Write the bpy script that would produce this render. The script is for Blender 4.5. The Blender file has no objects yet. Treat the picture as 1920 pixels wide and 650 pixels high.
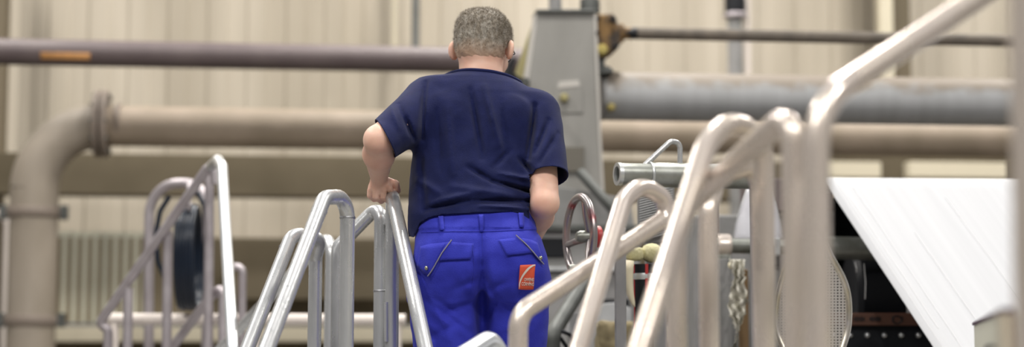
import bpy, bmesh, math, random
import numpy as np
from mathutils import Vector, Matrix
from mathutils.bvhtree import BVHTree
random.seed(7)
C = bpy.context.scene.collection
F = 3200.0
CAM = Vector((0, 0, 1.60))
PITCH = math.atan(315 / 3200.0)
YAW = math.radians(6.5)
FW = Vector((0, math.cos(PITCH), math.sin(PITCH)))
UP = Vector((0, -math.sin(PITCH), math.cos(PITCH)))


def ray(px, py):
    return (Vector(((px - 960) / F, 0, 0)) + UP * ((325 - py) / F) + FW)


def W(px, py, y):
    """the point seen at (px, py) at a depth of y metres"""
    r = ray(px, py)
    return CAM + r * (y / r.y)


def WB(px, py, y0):
    """the same on the building's own plane, which stands 6.5 degrees off square"""
    r = ray(px, py)
    n = Vector((-math.sin(YAW), math.cos(YAW), 0))
    t = n.y * y0 / r.dot(n)
    return CAM + r * t


UB = Vector((math.cos(YAW), math.sin(YAW), 0))
NB = Vector((-math.sin(YAW), math.cos(YAW), 0))


def drop(p, z):
    return Vector((p.x, p.y, z))


# ---------------------------------------------------------------- materials
def nt(m):
    m.use_nodes = True
    n = m.node_tree
    return n, n.nodes['Principled BSDF'], n.links


def mat(name, col, rough=0.6, metal=0.0, col2=None, scale=8.0, stretch=(1, 1, 1), bump=0.0, bscale=60.0,
        lo=0.35, hi=0.65, detail=5, rvar=0.0, spec=None, dust=None, sss=0.0, sheen=0.0):
    m = bpy.data.materials.new(name)
    n, b, l = nt(m)
    b.inputs['Base Color'].default_value = (*col, 1)
    b.inputs['Roughness'].default_value = rough
    b.inputs['Metallic'].default_value = metal
    if spec is not None:
        b.inputs['Specular IOR Level'].default_value = spec
    if sss:
        b.inputs['Subsurface Weight'].default_value = sss
        b.inputs['Subsurface Radius'].default_value = (0.02, 0.008, 0.004)
        b.inputs['Subsurface Scale'].default_value = 0.6
    if sheen:
        b.inputs['Sheen Weight'].default_value = sheen
    tc = n.nodes.new('ShaderNodeTexCoord')
    last = None
    if col2 is not None or rvar:
        mp = n.nodes.new('ShaderNodeMapping')
        mp.inputs['Scale'].default_value = stretch
        l.new(tc.outputs['Object'], mp.inputs['Vector'])
        nz = n.nodes.new('ShaderNodeTexNoise')
        nz.inputs['Scale'].default_value = scale
        nz.inputs['Detail'].default_value = detail
        l.new(mp.outputs['Vector'], nz.inputs['Vector'])
        mr = n.nodes.new('ShaderNodeMapRange')
        mr.inputs['From Min'].default_value = lo
        mr.inputs['From Max'].default_value = hi
        l.new(nz.outputs['Fac'], mr.inputs['Value'])
        if col2 is not None:
            mx = n.nodes.new('ShaderNodeMix')
            mx.data_type = 'RGBA'
            l.new(mr.outputs['Result'], mx.inputs['Factor'])
            mx.inputs['A'].default_value = (*col, 1)
            mx.inputs['B'].default_value = (*col2, 1)
            last = mx.outputs['Result']
        if rvar:
            mm = n.nodes.new('ShaderNodeMapRange')
            mm.inputs['To Min'].default_value = rough - rvar
            mm.inputs['To Max'].default_value = rough + rvar
            l.new(mr.outputs['Result'], mm.inputs['Value'])
            l.new(mm.outputs['Result'], b.inputs['Roughness'])
    if dust is not None:
        g = n.nodes.new('ShaderNodeNewGeometry')
        sx = n.nodes.new('ShaderNodeSeparateXYZ')
        l.new(g.outputs['Normal'], sx.inputs[0])
        nz2 = n.nodes.new('ShaderNodeTexNoise')
        nz2.inputs['Scale'].default_value = 9
        l.new(tc.outputs['Object'], nz2.inputs['Vector'])
        ad = n.nodes.new('ShaderNodeMath')
        ad.operation = 'ADD'
        l.new(sx.outputs['Z'], ad.inputs[0])
        l.new(nz2.outputs['Fac'], ad.inputs[1])
        mr2 = n.nodes.new('ShaderNodeMapRange')
        mr2.inputs['From Min'].default_value = 0.65
        mr2.inputs['From Max'].default_value = 1.1
        l.new(ad.outputs[0], mr2.inputs['Value'])
        mx2 = n.nodes.new('ShaderNodeMix')
        mx2.data_type = 'RGBA'
        l.new(mr2.outputs['Result'], mx2.inputs['Factor'])
        if last is not None:
            l.new(last, mx2.inputs['A'])
        else:
            mx2.inputs['A'].default_value = (*col, 1)
        mx2.inputs['B'].default_value = (*dust, 1)
        last = mx2.outputs['Result']
    if last is not None:
        l.new(last, b.inputs['Base Color'])
    if bump:
        nb = n.nodes.new('ShaderNodeTexNoise')
        nb.inputs['Scale'].default_value = bscale
        nb.inputs['Detail'].default_value = 4
        l.new(tc.outputs['Object'], nb.inputs['Vector'])
        bp = n.nodes.new('ShaderNodeBump')
        bp.inputs['Strength'].default_value = bump
        bp.inputs['Distance'].default_value = 0.003
        l.new(nb.outputs['Fac'], bp.inputs['Height'])
        l.new(bp.outputs['Normal'], b.inputs['Normal'])
    return m


M = {}
HAIRZ = W(905, 112, 5.13).z - .92      # nape hairline, above the deck the person stands on
M['galv'] = mat('galvanised tube', (0.64, 0.65, 0.655), 0.30, 0.6, (0.52, 0.53, 0.54), 25, (1, 1, 0.3), 0.12, 120, rvar=0.07)
M['galv_warm'] = mat('worn warm tube', (0.70, 0.62, 0.565), 0.26, 0.5, (0.60, 0.53, 0.46), 9, (1, 1, 0.5), 0.1, 90, rvar=0.08)
M['galv_lit'] = mat('lit galvanised tube', (0.88, 0.90, 0.92), 0.32, 0.85, (0.76, 0.79, 0.82), 12, bump=0.05)  # paler copy of the galvanised tube; reflected lamp brightness put into base colour
M['galv_far'] = mat('lilac grey tube', (0.50, 0.46, 0.48), 0.42, 0.6, (0.40, 0.36, 0.38), 12)
M['weld'] = mat('weld bead', (0.55, 0.56, 0.58), 0.45, 0.9, (0.25, 0.25, 0.27), 60, bump=0.4)
M['wall'] = mat('cream corrugated cladding', (0.52, 0.465, 0.38), 0.6, 0.0, (0.37, 0.325, 0.255), 0.9, (1.6, 1.6, 0.18), lo=0.40, hi=0.62)
M['wall_brown'] = mat('brown painted wall', (0.115, 0.092, 0.055), 0.7, 0.0, (0.15, 0.12, 0.076), 1.6, (1, 1, 0.4))
M['pale_panel'] = mat('pale ribbed sheeting', (0.44, 0.43, 0.35), 0.6, 0.0, (0.33, 0.33, 0.27), 3, (3, 3, 0.3))
M['beam'] = mat('brown steel beam', (0.085, 0.066, 0.036), 0.7, 0.0, (0.12, 0.096, 0.058), 1.8, (1, 1, 1))
M['cream'] = mat('cream trim paint', (0.66, 0.60, 0.46), 0.55)
M['pinkwhite'] = mat('pale painted bar', (0.72, 0.65, 0.60), 0.5)
M['floor'] = mat('factory concrete', (0.19, 0.175, 0.15), 0.7, 0.0, (0.14, 0.125, 0.105), 2, bump=0.1)
M['pipe_mauve'] = mat('mauve grey painted pipe', (0.135, 0.105, 0.105), 0.5, 0.0, (0.10, 0.075, 0.078), 3)
M['pipe_beige'] = mat('beige lagged pipe', (0.36, 0.29, 0.225), 0.55, 0.0, (0.29, 0.235, 0.175), 4, (1, 1, 1))
M['pipe_grey'] = mat('grey beige vertical pipe', (0.33, 0.285, 0.235), 0.6, 0.0, (0.27, 0.23, 0.18), 5, (1, 1, 0.3))
M['flange'] = mat('flange brown grey', (0.22, 0.18, 0.15), 0.6)
M['orange_tape'] = mat('orange marker', (0.62, 0.30, 0.10), 0.6, 0, (0.5, 0.26, 0.1), 30)
M['tower'] = mat('dusty grey casting', (0.275, 0.268, 0.25), 0.65, 0.0, (0.215, 0.21, 0.195), 5, (1, 1, 0.4), 0.2, 30)
M['tower_edge'] = mat('pale edge strip', (0.45, 0.43, 0.40), 0.6)
M['grey_dark'] = mat('dark grey metal', (0.11, 0.115, 0.11), 0.5, 0.3, (0.07, 0.075, 0.07), 12)
M['grey_mid'] = mat('mid grey painted metal', (0.27, 0.265, 0.265), 0.6, 0.0, (0.20, 0.20, 0.195), 7, bump=0.2)
M['grey_pale'] = mat('pale grey painted metal', (0.48, 0.49, 0.50), 0.55, 0.0, (0.36, 0.37, 0.38), 12)
M['slot'] = mat('slot shade', (0.13, 0.12, 0.10), 0.8)  # shade inside a hollow, put into the colour
M['rust'] = mat('rusted gear housing', (0.20, 0.115, 0.04), 0.8, 0.0, (0.035, 0.025, 0.018), 14, bump=0.8, bscale=25, lo=0.42, hi=0.58)
M['yellow'] = mat('dirty yellow paint', (0.42, 0.33, 0.07), 0.6, 0.0, (0.28, 0.23, 0.08), 18)
M['olive'] = mat('olive painted plate', (0.34, 0.30, 0.13), 0.6, 0.0, (0.28, 0.25, 0.12), 8)
M['rod'] = mat('dusty dark rod', (0.10, 0.085, 0.07), 0.7, 0.0, (0.15, 0.125, 0.10), 14)
M['roller'] = mat('grey steel roller', (0.36, 0.365, 0.375), 0.6, 0.0, (0.32, 0.325, 0.33), 3, (5, 1, 0.6), dust=(0.22, 0.185, 0.15))
M['steel_tube'] = mat('dull machined steel', (0.33, 0.34, 0.32), 0.40, 0.6, (0.24, 0.25, 0.22), 20, bump=0.15)
M['steel_lip'] = mat('pale steel lip', (0.62, 0.64, 0.64), 0.35, 0.7)
M['black'] = mat('black rubber', (0.009, 0.010, 0.013), 0.5, spec=0.25)
M['black_panel'] = mat('black machine panel', (0.008, 0.009, 0.012), 0.5, 0.0, (0.016, 0.018, 0.022), 10, spec=0.12)
M['hose'] = mat('blue black hose', (0.004, 0.009, 0.02), 0.28, 0.0, (0.007, 0.014, 0.028), 6, spec=0.5)
M['red'] = mat('red paint', (0.42, 0.03, 0.03), 0.4)
M['wheel'] = mat('worn chrome and red rim', (0.34, 0.31, 0.31), 0.3, 0.75, (0.35, 0.08, 0.09), 14, lo=0.52, hi=0.72, bump=0.1)
M['cream_plastic'] = mat('cream plastic', (0.66, 0.60, 0.44), 0.45, sss=0.05)
M['foam'] = mat('yellowed resin crust', (0.60, 0.56, 0.34), 0.7, 0, (0.45, 0.42, 0.22), 30, bump=1.0, bscale=60)
M['brownband'] = mat('red brown painted strip', (0.075, 0.028, 0.015), 0.6)
M['rivet'] = mat('bright rivet', (0.6, 0.62, 0.64), 0.3, 0.8)
M['film'] = mat('torn pale film', (0.55, 0.53, 0.47), 0.35, 0.0, (0.40, 0.38, 0.30), 25, bump=0.6, bscale=30)
M['tan'] = mat('tan dirty block', (0.30, 0.25, 0.14), 0.8, 0, (0.14, 0.11, 0.06), 14, bump=0.6, bscale=30)
M['brown'] = mat('brown strap', (0.20, 0.12, 0.05), 0.6)
M['perf'] = mat('pale perforated steel', (0.58, 0.55, 0.52), 0.45, 0.5)
M['guardrim'] = mat('guard rim steel', (0.66, 0.62, 0.58), 0.25, 0.9, (0.52, 0.48, 0.36), 14)
M['purple_edge'] = mat('dark plum edging', (0.05, 0.012, 0.045), 0.4)
M['box'] = mat('pale grey green box', (0.56, 0.56, 0.47), 0.5)
M['box_side'] = mat('buff box side', (0.50, 0.44, 0.34), 0.6)
M['ink'] = mat('dark print', (0.05, 0.055, 0.05), 0.5)
M['white_thread'] = mat('white fibre', (0.6, 0.6, 0.6), 0.7)
# people
M['skin'] = mat('skin', (0.76, 0.50, 0.39), 0.5, 0.0, (0.70, 0.41, 0.31), 14, sss=0.25, bump=0.08, bscale=120)
M['shirt'] = mat('navy cotton', (0.0065, 0.0098, 0.052), 0.85, 0.0, (0.009, 0.013, 0.066), 30, bump=0.5, bscale=420, sheen=0.06, spec=0.15)
M['trousers'] = mat('royal blue workwear', (0.023, 0.028, 0.34), 0.8, 0.0, (0.032, 0.040, 0.42), 16, bump=0.45, bscale=350, sheen=0.05, spec=0.2)
M['trousers_seam'] = mat('royal blue seam', (0.019, 0.024, 0.34), 0.85)
M['piping'] = mat('grey piping', (0.20, 0.19, 0.26), 0.6)
M['snap'] = mat('brass grey snap', (0.35, 0.35, 0.25), 0.35, 0.9)
M['patch_red'] = mat('orange red patch', (0.66, 0.085, 0.035), 0.6, bump=0.2, bscale=300)
M['patch_white'] = mat('pale print', (0.66, 0.58, 0.52), 0.6)
_unused = mat('grey brown hair', (0.22, 0.175, 0.12), 0.6, 0.0, (0.36, 0.32, 0.26), 40, (1, 1, 0.4), bump=0.8, bscale=180)
hm = bpy.data.materials.new('grey brown hair fading to skin')
n_, b_, l_ = nt(hm)
tc = n_.nodes.new('ShaderNodeTexCoord')
mp = n_.nodes.new('ShaderNodeMapping')
mp.inputs['Scale'].default_value = (1, 1, .4)
l_.new(tc.outputs['Object'], mp.inputs['Vector'])
nz = n_.nodes.new('ShaderNodeTexNoise')
nz.inputs['Scale'].default_value = 75
nz.inputs['Detail'].default_value = 5
l_.new(mp.outputs['Vector'], nz.inputs['Vector'])
nl = n_.nodes.new('ShaderNodeTexNoise')
nl.inputs['Scale'].default_value = 9
l_.new(tc.outputs['Object'], nl.inputs['Vector'])
mr = n_.nodes.new('ShaderNodeMapRange')
mr.inputs['From Min'].default_value = .4
mr.inputs['From Max'].default_value = .6
l_.new(nz.outputs['Fac'], mr.inputs['Value'])
mx = n_.nodes.new('ShaderNodeMix')
mx.data_type = 'RGBA'
mx.inputs['A'].default_value = (.24, .205, .16, 1)
mx.inputs['B'].default_value = (.36, .33, .285, 1)
l_.new(mr.outputs['Result'], mx.inputs['Factor'])
sx = n_.nodes.new('ShaderNodeSeparateXYZ')
l_.new(tc.outputs['Object'], sx.inputs[0])
ad = n_.nodes.new('ShaderNodeMath')
ad.operation = 'MULTIPLY_ADD'
ad.inputs[1].default_value = .05
l_.new(nl.outputs['Fac'], ad.inputs[0])
l_.new(sx.outputs['Z'], ad.inputs[2])
fd = n_.nodes.new('ShaderNodeMapRange')
fd.inputs['From Min'].default_value = HAIRZ + .030
fd.inputs['From Max'].default_value = HAIRZ + .085
l_.new(ad.outputs[0], fd.inputs['Value'])
mx2 = n_.nodes.new('ShaderNodeMix')
mx2.data_type = 'RGBA'
mx2.inputs['A'].default_value = (.56, .38, .27, 1)
l_.new(fd.outputs['Result'], mx2.inputs['Factor'])
l_.new(mx.outputs['Result'], mx2.inputs['B'])
l_.new(mx2.outputs['Result'], b_.inputs['Base Color'])
b_.inputs['Roughness'].default_value = .7
M['hair'] = hm
M['hair_fair'] = mat('sandy hair strands', (0.33, 0.28, 0.20), 0.5, 0.0, (0.16, 0.125, 0.085), 22)
M['eye'] = mat('eye white', (0.75, 0.73, 0.70), 0.2)
M['iris'] = mat('iris', (0.10, 0.18, 0.25), 0.2)
M['lip'] = mat('lip', (0.55, 0.22, 0.19), 0.5)
M['leather'] = mat('black leather', (0.02, 0.02, 0.02), 0.4)

gl = bpy.data.materials.new('clear plastic')
n_, b_, l_ = nt(gl)
b_.inputs['Base Color'].default_value = (0.82, 0.82, 0.88, 1)
b_.inputs['Roughness'].default_value = 0.12
b_.inputs['Alpha'].default_value = 0.42
M['clear'] = gl

# the woven web: fine lengthwise lines
wb = bpy.data.materials.new('white fibre mat')
n_, b_, l_ = nt(wb)
tc = n_.nodes.new('ShaderNodeUVMap')
mp = n_.nodes.new('ShaderNodeMapping')
mp.inputs['Scale'].default_value = (34, 0.35, 1)
nz = n_.nodes.new('ShaderNodeTexNoise')
nz.inputs['Scale'].default_value = 2.0
nz.inputs['Detail'].default_value = 4
rp = n_.nodes.new('ShaderNodeMapRange')
rp.inputs['From Min'].default_value = 0.3
rp.inputs['From Max'].default_value = 0.7
mx = n_.nodes.new('ShaderNodeMix')
mx.data_type = 'RGBA'
mx.inputs['A'].default_value = (0.50, 0.51, 0.535, 1)
mx.inputs['B'].default_value = (0.55, 0.56, 0.585, 1)
l_.new(tc.outputs['UV'], mp.inputs['Vector'])
l_.new(mp.outputs['Vector'], nz.inputs['Vector'])
l_.new(nz.outputs['Fac'], rp.inputs['Value'])
l_.new(rp.outputs['Result'], mx.inputs['Factor'])
l_.new(mx.outputs['Result'], b_.inputs['Base Color'])
b_.inputs['Roughness'].default_value = 0.6
M['web'] = wb
M['web_strand'] = mat('white strand', (0.62, 0.63, 0.65), 0.5)


# ---------------------------------------------------------------- objects
def props(o, label=None, cat=None, group=None, kind=None):
    if label: o['label'] = label
    if cat: o['category'] = cat
    if group: o['group'] = group
    if kind: o['kind'] = kind
    return o


def thing(name, loc, label, cat, group=None):
    o = bpy.data.objects.new(name, None)
    C.objects.link(o)
    o.location = loc
    o.empty_display_size = 0.05
    return props(o, label, cat, group)


def origin(parent):
    v = Vector((0, 0, 0))
    while parent is not None:
        v += parent.location
        parent = parent.parent
    return v


def link(name, me, m, parent=None, smooth=True, base=None):
    """verts of me are world coordinates; re-based on the parent or on `base`"""
    o = bpy.data.objects.new(name, me)
    C.objects.link(o)
    off = origin(parent)
    if parent is not None:
        o.parent = parent
    if base is not None:
        o.location = base - off
        off = base
    me.transform(Matrix.Translation(-off))
    me.materials.append(M[m])
    if smooth:
        for p in me.polygons:
            p.use_smooth = True
    return o


def bm_link(name, bm, m, parent=None, smooth=False, base=None, bevel=0.0):
    me = bpy.data.meshes.new(name)
    bmesh.ops.recalc_face_normals(bm, faces=bm.faces)
    bm.to_mesh(me)
    bm.free()
    o = link(name, me, m, parent, smooth, base)
    if bevel:
        md = o.modifiers.new('bevel', 'BEVEL')
        md.width = bevel
        md.segments = 2
        md.limit_method = 'ANGLE'
    return o


def box_bm(bm, c, sx, sy, sz, rot=None):
    r = bmesh.ops.create_cube(bm, size=1.0)
    mt = Matrix.Translation(c) @ (rot.to_4x4() if rot else Matrix.Identity(4)) @ Matrix.Diagonal((sx, sy, sz, 1))
    bmesh.ops.transform(bm, matrix=mt, verts=r['verts'])
    return r['verts']


RB = Matrix.Rotation(YAW, 3, 'Z')


def box(name, c, sx, sy, sz, m, parent=None, rot=None, bevel=0.004, base=None):
    bm = bmesh.new()
    box_bm(bm, c, sx, sy, sz, rot)
    return bm_link(name, bm, m, parent, base=base, bevel=bevel)


def fillet(pts, r, seg=8):
    out = [pts[0]]
    for i in range(1, len(pts) - 1):
        p, a, b = pts[i], pts[i - 1], pts[i + 1]
        u, v = (a - p), (b - p)
        lu, lv = u.length, v.length
        u, v = u / lu, v / lv
        ang = u.angle(v)
        ri = r[i - 1] if isinstance(r, (list, tuple)) else r
        d = min(ri / math.tan(ang / 2), lu * 0.49, lv * 0.49)
        if ang > 3.1 or d < 1e-4:
            out.append(p)
            continue
        rr = d * math.tan(ang / 2)
        cc = p + (u + v).normalized() * (rr / math.sin(ang / 2))
        A, B = p + u * d - cc, p + v * d - cc
        th = A.angle(B)
        for k in range(seg + 1):
            t = k / seg
            out.append(cc + (A * math.sin((1 - t) * th) + B * math.sin(t * th)) / math.sin(th))
    out.append(pts[-1])
    return out


def sweep_bm(bm, pts, r, sides=16, cap=True, closed=False, inner=None):
    n = len(pts)
    rs = r if isinstance(r, (list, tuple)) else [r] * n
    T = []
    for i in range(n):
        a = pts[(i - 1) % n] if (closed or i > 0) else pts[i]
        b = pts[(i + 1) % n] if (closed or i < n - 1) else pts[i]
        T.append((b - a).normalized())
    ref = Vector((0, 0, 1)) if abs(T[0].z) < 0.9 else Vector((1, 0, 0))
    u = T[0].cross(ref).normalized()
    rings = []
    for i in range(n):
        if i:
            q = T[i - 1].rotation_difference(T[i])
            u = (q @ u)
            u = (u - T[i] * u.dot(T[i])).normalized()
        v = T[i].cross(u)
        rings.append([bm.verts.new(pts[i] + (u * math.cos(2 * math.pi * k / sides) + v * math.sin(2 * math.pi * k / sides)) * rs[i]) for k in range(sides)])
    m = n if closed else n - 1
    for i in range(m):
        A, B = rings[i], rings[(i + 1) % n]
        s = 0
        if closed and i == n - 1:
            s = min(range(sides), key=lambda q: (A[0].co - B[q].co).length)
        for k in range(sides):
            bm.faces.new((A[k], A[(k + 1) % sides], B[(k + 1 + s) % sides], B[(k + s) % sides]))
    if cap and not closed:
        bm.faces.new(rings[0][::-1])
        bm.faces.new(rings[-1])
    return rings


def autosmooth(o, deg=40):
    me = o.data
    me.calc_loop_triangles()
    bm = bmesh.new()
    bm.from_mesh(me)
    for e in bm.edges:
        if len(e.link_faces) == 2 and e.calc_face_angle(0) > math.radians(deg):
            e.smooth = False
    bm.to_mesh(me)
    bm.free()
    for p in me.polygons:
        p.use_smooth = True
    return o


def tube(name, pts, r, m, parent=None, bend=0.0, sides=16, cap=True, closed=False, base=None, seg=8):
    if bend:
        pts = fillet(pts, bend, seg)
    bm = bmesh.new()
    sweep_bm(bm, pts, r, sides, cap, closed)
    return autosmooth(bm_link(name, bm, m, parent, True, base=base))


def revolve(name, prof, p, d, m, parent=None, sides=28, base=None, cap=True):
    """prof: (distance along d, radius) pairs"""
    d = d.normalized()
    u = d.orthogonal().normalized()
    v = d.cross(u)
    bm = bmesh.new()
    rings = [[bm.verts.new(p + d * t + (u * math.cos(2 * math.pi * k / sides) + v * math.sin(2 * math.pi * k / sides)) * q) for k in range(sides)] for t, q in prof]
    for A, B in zip(rings, rings[1:]):
        for k in range(sides):
            bm.faces.new((A[k], A[(k + 1) % sides], B[(k + 1) % sides], B[k]))
    if cap:
        bm.faces.new(rings[0][::-1])
        bm.faces.new(rings[-1])
    return autosmooth(bm_link(name, bm, m, parent, True, base=base))


def ring(name, p, d, r, w, m, parent=None, sides=28, base=None):
    return revolve(name, [(-w / 2, r * .97), (-w * .3, r), (w * .3, r), (w / 2, r * .97)], p, d, m, parent, sides, base)


def lathe(name, prof, p, d, m, parent=None, sides=28, base=None):
    return revolve(name, prof, p, d, m, parent, sides, base)


def poly_prism(name, pts, ext, m, parent=None, bevel=0.003, base=None):
    bm = bmesh.new()
    a = [bm.verts.new(p) for p in pts]
    b = [bm.verts.new(p + ext) for p in pts]
    bm.faces.new(a)
    bm.faces.new(b[::-1])
    for i in range(len(a)):
        j = (i + 1) % len(a)
        bm.faces.new((a[i], b[i], b[j], a[j]))
    return bm_link(name, bm, m, parent, base=base, bevel=bevel)
# ---------------------------------------------------------------- implicit surfaces for the figure
def sdf_mesh(name, fn, lo, hi, h):
    lo = np.array(lo, float)
    hi = np.array(hi, float)
    B = 8
    nb = np.ceil((hi - lo) / (h * B)).astype(int)
    N = nb * B
    ctr = [lo[k] + (np.arange(nb[k]) + 0.5) * B * h for k in range(3)]
    G = np.stack(np.meshgrid(*ctr, indexing='ij'), -1).reshape(-1, 3)
    dc = fn(G).reshape(nb)
    act = np.abs(dc) < B * h * 1.8
    D = np.repeat(np.repeat(np.repeat(np.sign(dc), B, 0), B, 1), B, 2).astype(np.float32)
    D[D == 0] = 1
    idx = np.argwhere(act)
    o = np.stack(np.meshgrid(*[np.arange(B)] * 3, indexing='ij'), -1).reshape(-1, 3)
    for s in range(0, len(idx), 400):
        ii = (idx[s:s + 400, None, :] * B + o[None]).reshape(-1, 3)
        D[ii[:, 0], ii[:, 1], ii[:, 2]] = fn(lo + ii * h)
    S = D < 0
    A = np.zeros(np.array(D.shape) - 1, dtype=np.int8)
    for i in (0, 1):
        for j in (0, 1):
            for k in (0, 1):
                A += S[i:N[0] - 1 + i, j:N[1] - 1 + j, k:N[2] - 1 + k]
    cells = np.argwhere((A > 0) & (A < 8))
    cid = -np.ones(A.shape, dtype=np.int64)
    cid[cells[:, 0], cells[:, 1], cells[:, 2]] = np.arange(len(cells))
    acc = np.zeros((len(cells), 3))
    cnt = np.zeros(len(cells))
    corners = [(i, j, k) for i in (0, 1) for j in (0, 1) for k in (0, 1)]
    for a in corners:
        for ax in range(3):
            if a[ax]:
                continue
            b = list(a)
            b[ax] = 1
            va = D[cells[:, 0] + a[0], cells[:, 1] + a[1], cells[:, 2] + a[2]].astype(float)
            vb = D[cells[:, 0] + b[0], cells[:, 1] + b[1], cells[:, 2] + b[2]].astype(float)
            x = (va < 0) != (vb < 0)
            t = np.where(x, va / np.where(x, va - vb, 1), 0)
            p = np.tile(np.array(a, float), (len(cells), 1))
            p[:, ax] += t
            acc += np.where(x[:, None], p, 0)
            cnt += x
    verts = lo + (cells + acc / cnt[:, None]) * h
    quads = []
    for ax in range(3):
        o1, o2 = [(1, 2), (2, 0), (0, 1)][ax]
        sl0 = [slice(None)] * 3
        sl1 = [slice(None)] * 3
        sl0[ax] = slice(0, -1)
        sl1[ax] = slice(1, None)
        a, b = S[tuple(sl0)], S[tuple(sl1)]
        e = np.argwhere(a != b)
        e = e[(e[:, o1] > 0) & (e[:, o2] > 0) & (e[:, o1] < A.shape[o1]) & (e[:, o2] < A.shape[o2]) & (e[:, ax] < A.shape[ax])]
        ins = a[e[:, 0], e[:, 1], e[:, 2]]
        q = []
        for d1, d2 in ((1, 1), (0, 1), (0, 0), (1, 0)):
            c = e.copy()
            c[:, o1] -= d1
            c[:, o2] -= d2
            q.append(cid[c[:, 0], c[:, 1], c[:, 2]])
        q = np.stack(q, 1)
        q[~ins] = q[~ins][:, ::-1]
        quads.append(q)
    quads = np.concatenate(quads)
    quads = quads[(quads >= 0).all(1)]
    me = bpy.data.meshes.new(name)
    me.vertices.add(len(verts))
    me.vertices.foreach_set('co', verts.astype(np.float32).ravel())
    me.loops.add(len(quads) * 4)
    me.loops.foreach_set('vertex_index', quads.astype(np.int32).ravel())
    me.polygons.add(len(quads))
    me.polygons.foreach_set('loop_start', np.arange(0, len(quads) * 4, 4, dtype=np.int32))
    me.update(calc_edges=True)
    me.validate()
    return me


def A3(v):
    return np.array([v[0], v[1], v[2]], float)


def cone(P, a, b, ra, rb):
    a, b = A3(a), A3(b)
    d = b - a
    t = np.clip(((P - a) @ d) / (d @ d), 0, 1)
    return np.linalg.norm(P - a - t[:, None] * d, axis=1) - (ra + (rb - ra) * t)


def ell(P, c, r, R=None):
    q = P - A3(c)
    if R is not None:
        q = q @ R
    r = np.array(r)
    k0 = np.linalg.norm(q / r, axis=1)
    k1 = np.linalg.norm(q / (r * r), axis=1)
    return k0 * (k0 - 1) / np.maximum(k1, 1e-6)


def smin(a, b, k):
    h = np.clip(0.5 + 0.5 * (b - a) / k, 0, 1)
    return b + (a - b) * h - k * h * (1 - h)


def loft(P, st, grow=0.0, e=2.4):
    """st rows: z, cx, cy, a, b (rising z)"""
    st = np.array(sorted(st))
    z = P[:, 2]
    zc = np.clip(z, st[0, 0], st[-1, 0])
    cx, cy, a, b = [np.interp(zc, st[:, 0], st[:, k]) for k in (1, 2, 3, 4)]
    a = a + grow
    b = b + grow
    q = (np.abs((P[:, 0] - cx) / a) ** e + np.abs((P[:, 1] - cy) / b) ** e) ** (1 / e)
    d = (q - 1) * np.minimum(a, b) * 0.9
    return np.maximum(d, np.maximum(z - st[-1, 0] - grow, st[0, 0] - grow - z))


def seg2(P, a, b):
    a = np.array([a.x, a.z])
    b = np.array([b.x, b.z])
    q = P[:, [0, 2]]
    d = b - a
    t = np.clip(((q - a) @ d) / (d @ d), 0, 1)
    return np.linalg.norm(q - a - t[:, None] * d, axis=1), t


def folds(P, lst, yb):
    out = np.zeros(len(P))
    for (x0, y0, x1, y1, amp, w) in lst:
        d, t = seg2(P, W(x0, y0, yb), W(x1, y1, yb))
        out += amp * np.exp(-(d / w) ** 2) * (0.35 + 0.65 * np.sin(np.pi * np.clip(t, 0.02, 0.98)))
    return out


def stn(rows, grow=0):
    r = []
    for (py, xl, xr, ym, b) in rows:
        L, R_ = W(xl, py, ym), W(xr, py, ym)
        r.append((L.z, (L.x + R_.x) / 2, ym, (R_.x - L.x) / 2 + grow, b + grow))
    return r


DECK = 0.92
ST_SHIRT = stn([(120, 872, 944, 5.175, .050), (134, 866, 947, 5.168, .058), (142, 835, 952, 5.16, .075), (148, 800, 962, 5.155, .092), (160, 786, 984, 5.15, .106),
                (178, 780, 1006, 5.14, .118), (200, 778, 1016, 5.13, .126), (232, 776, 1017, 5.115, .130), (265, 775, 1013, 5.10, .130),
                (300, 773, 1008, 5.08, .128), (340, 769, 1004, 5.055, .127), (375, 765, 1002, 5.035, .130), (405, 762, 1004, 5.02, .134),
                (430, 764, 1006, 5.01, .132), (470, 772, 1006, 5.0, .126)])
ST_PANTS = stn([(385, 797, 992, 5.03, .112), (402, 789, 998, 5.02, .118), (425, 784, 1004, 5.005, .126), (450, 780, 1010, 4.99, .134),
                (480, 777, 1016, 4.98, .138), (510, 775, 1020, 4.98, .134), (540, 774, 1022, 4.985, .122), (562, 772, 1024, 4.99, .10)])
SL = [W(806, 196, 5.13), W(720, 262, 4.92)]      # left sleeve
SR = [W(1006, 214, 5.12), W(1032, 350, 4.958)]   # right sleeve
EL, WL = W(710, 262, 4.90), W(711, 338, 5.08)
ER, WR = W(1022, 380, 4.945), W(988, 462, 5.27)
KL, KR = Vector((-0.178, 4.99, 1.45)), Vector((-0.002, 5.09, 1.46))
AL, AR = Vector((-0.185, 5.02, 1.03)), Vector((0.02, 5.10, 1.03))
HL, HR = W(834, 535, 4.985), W(963, 535, 5.0)

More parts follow.
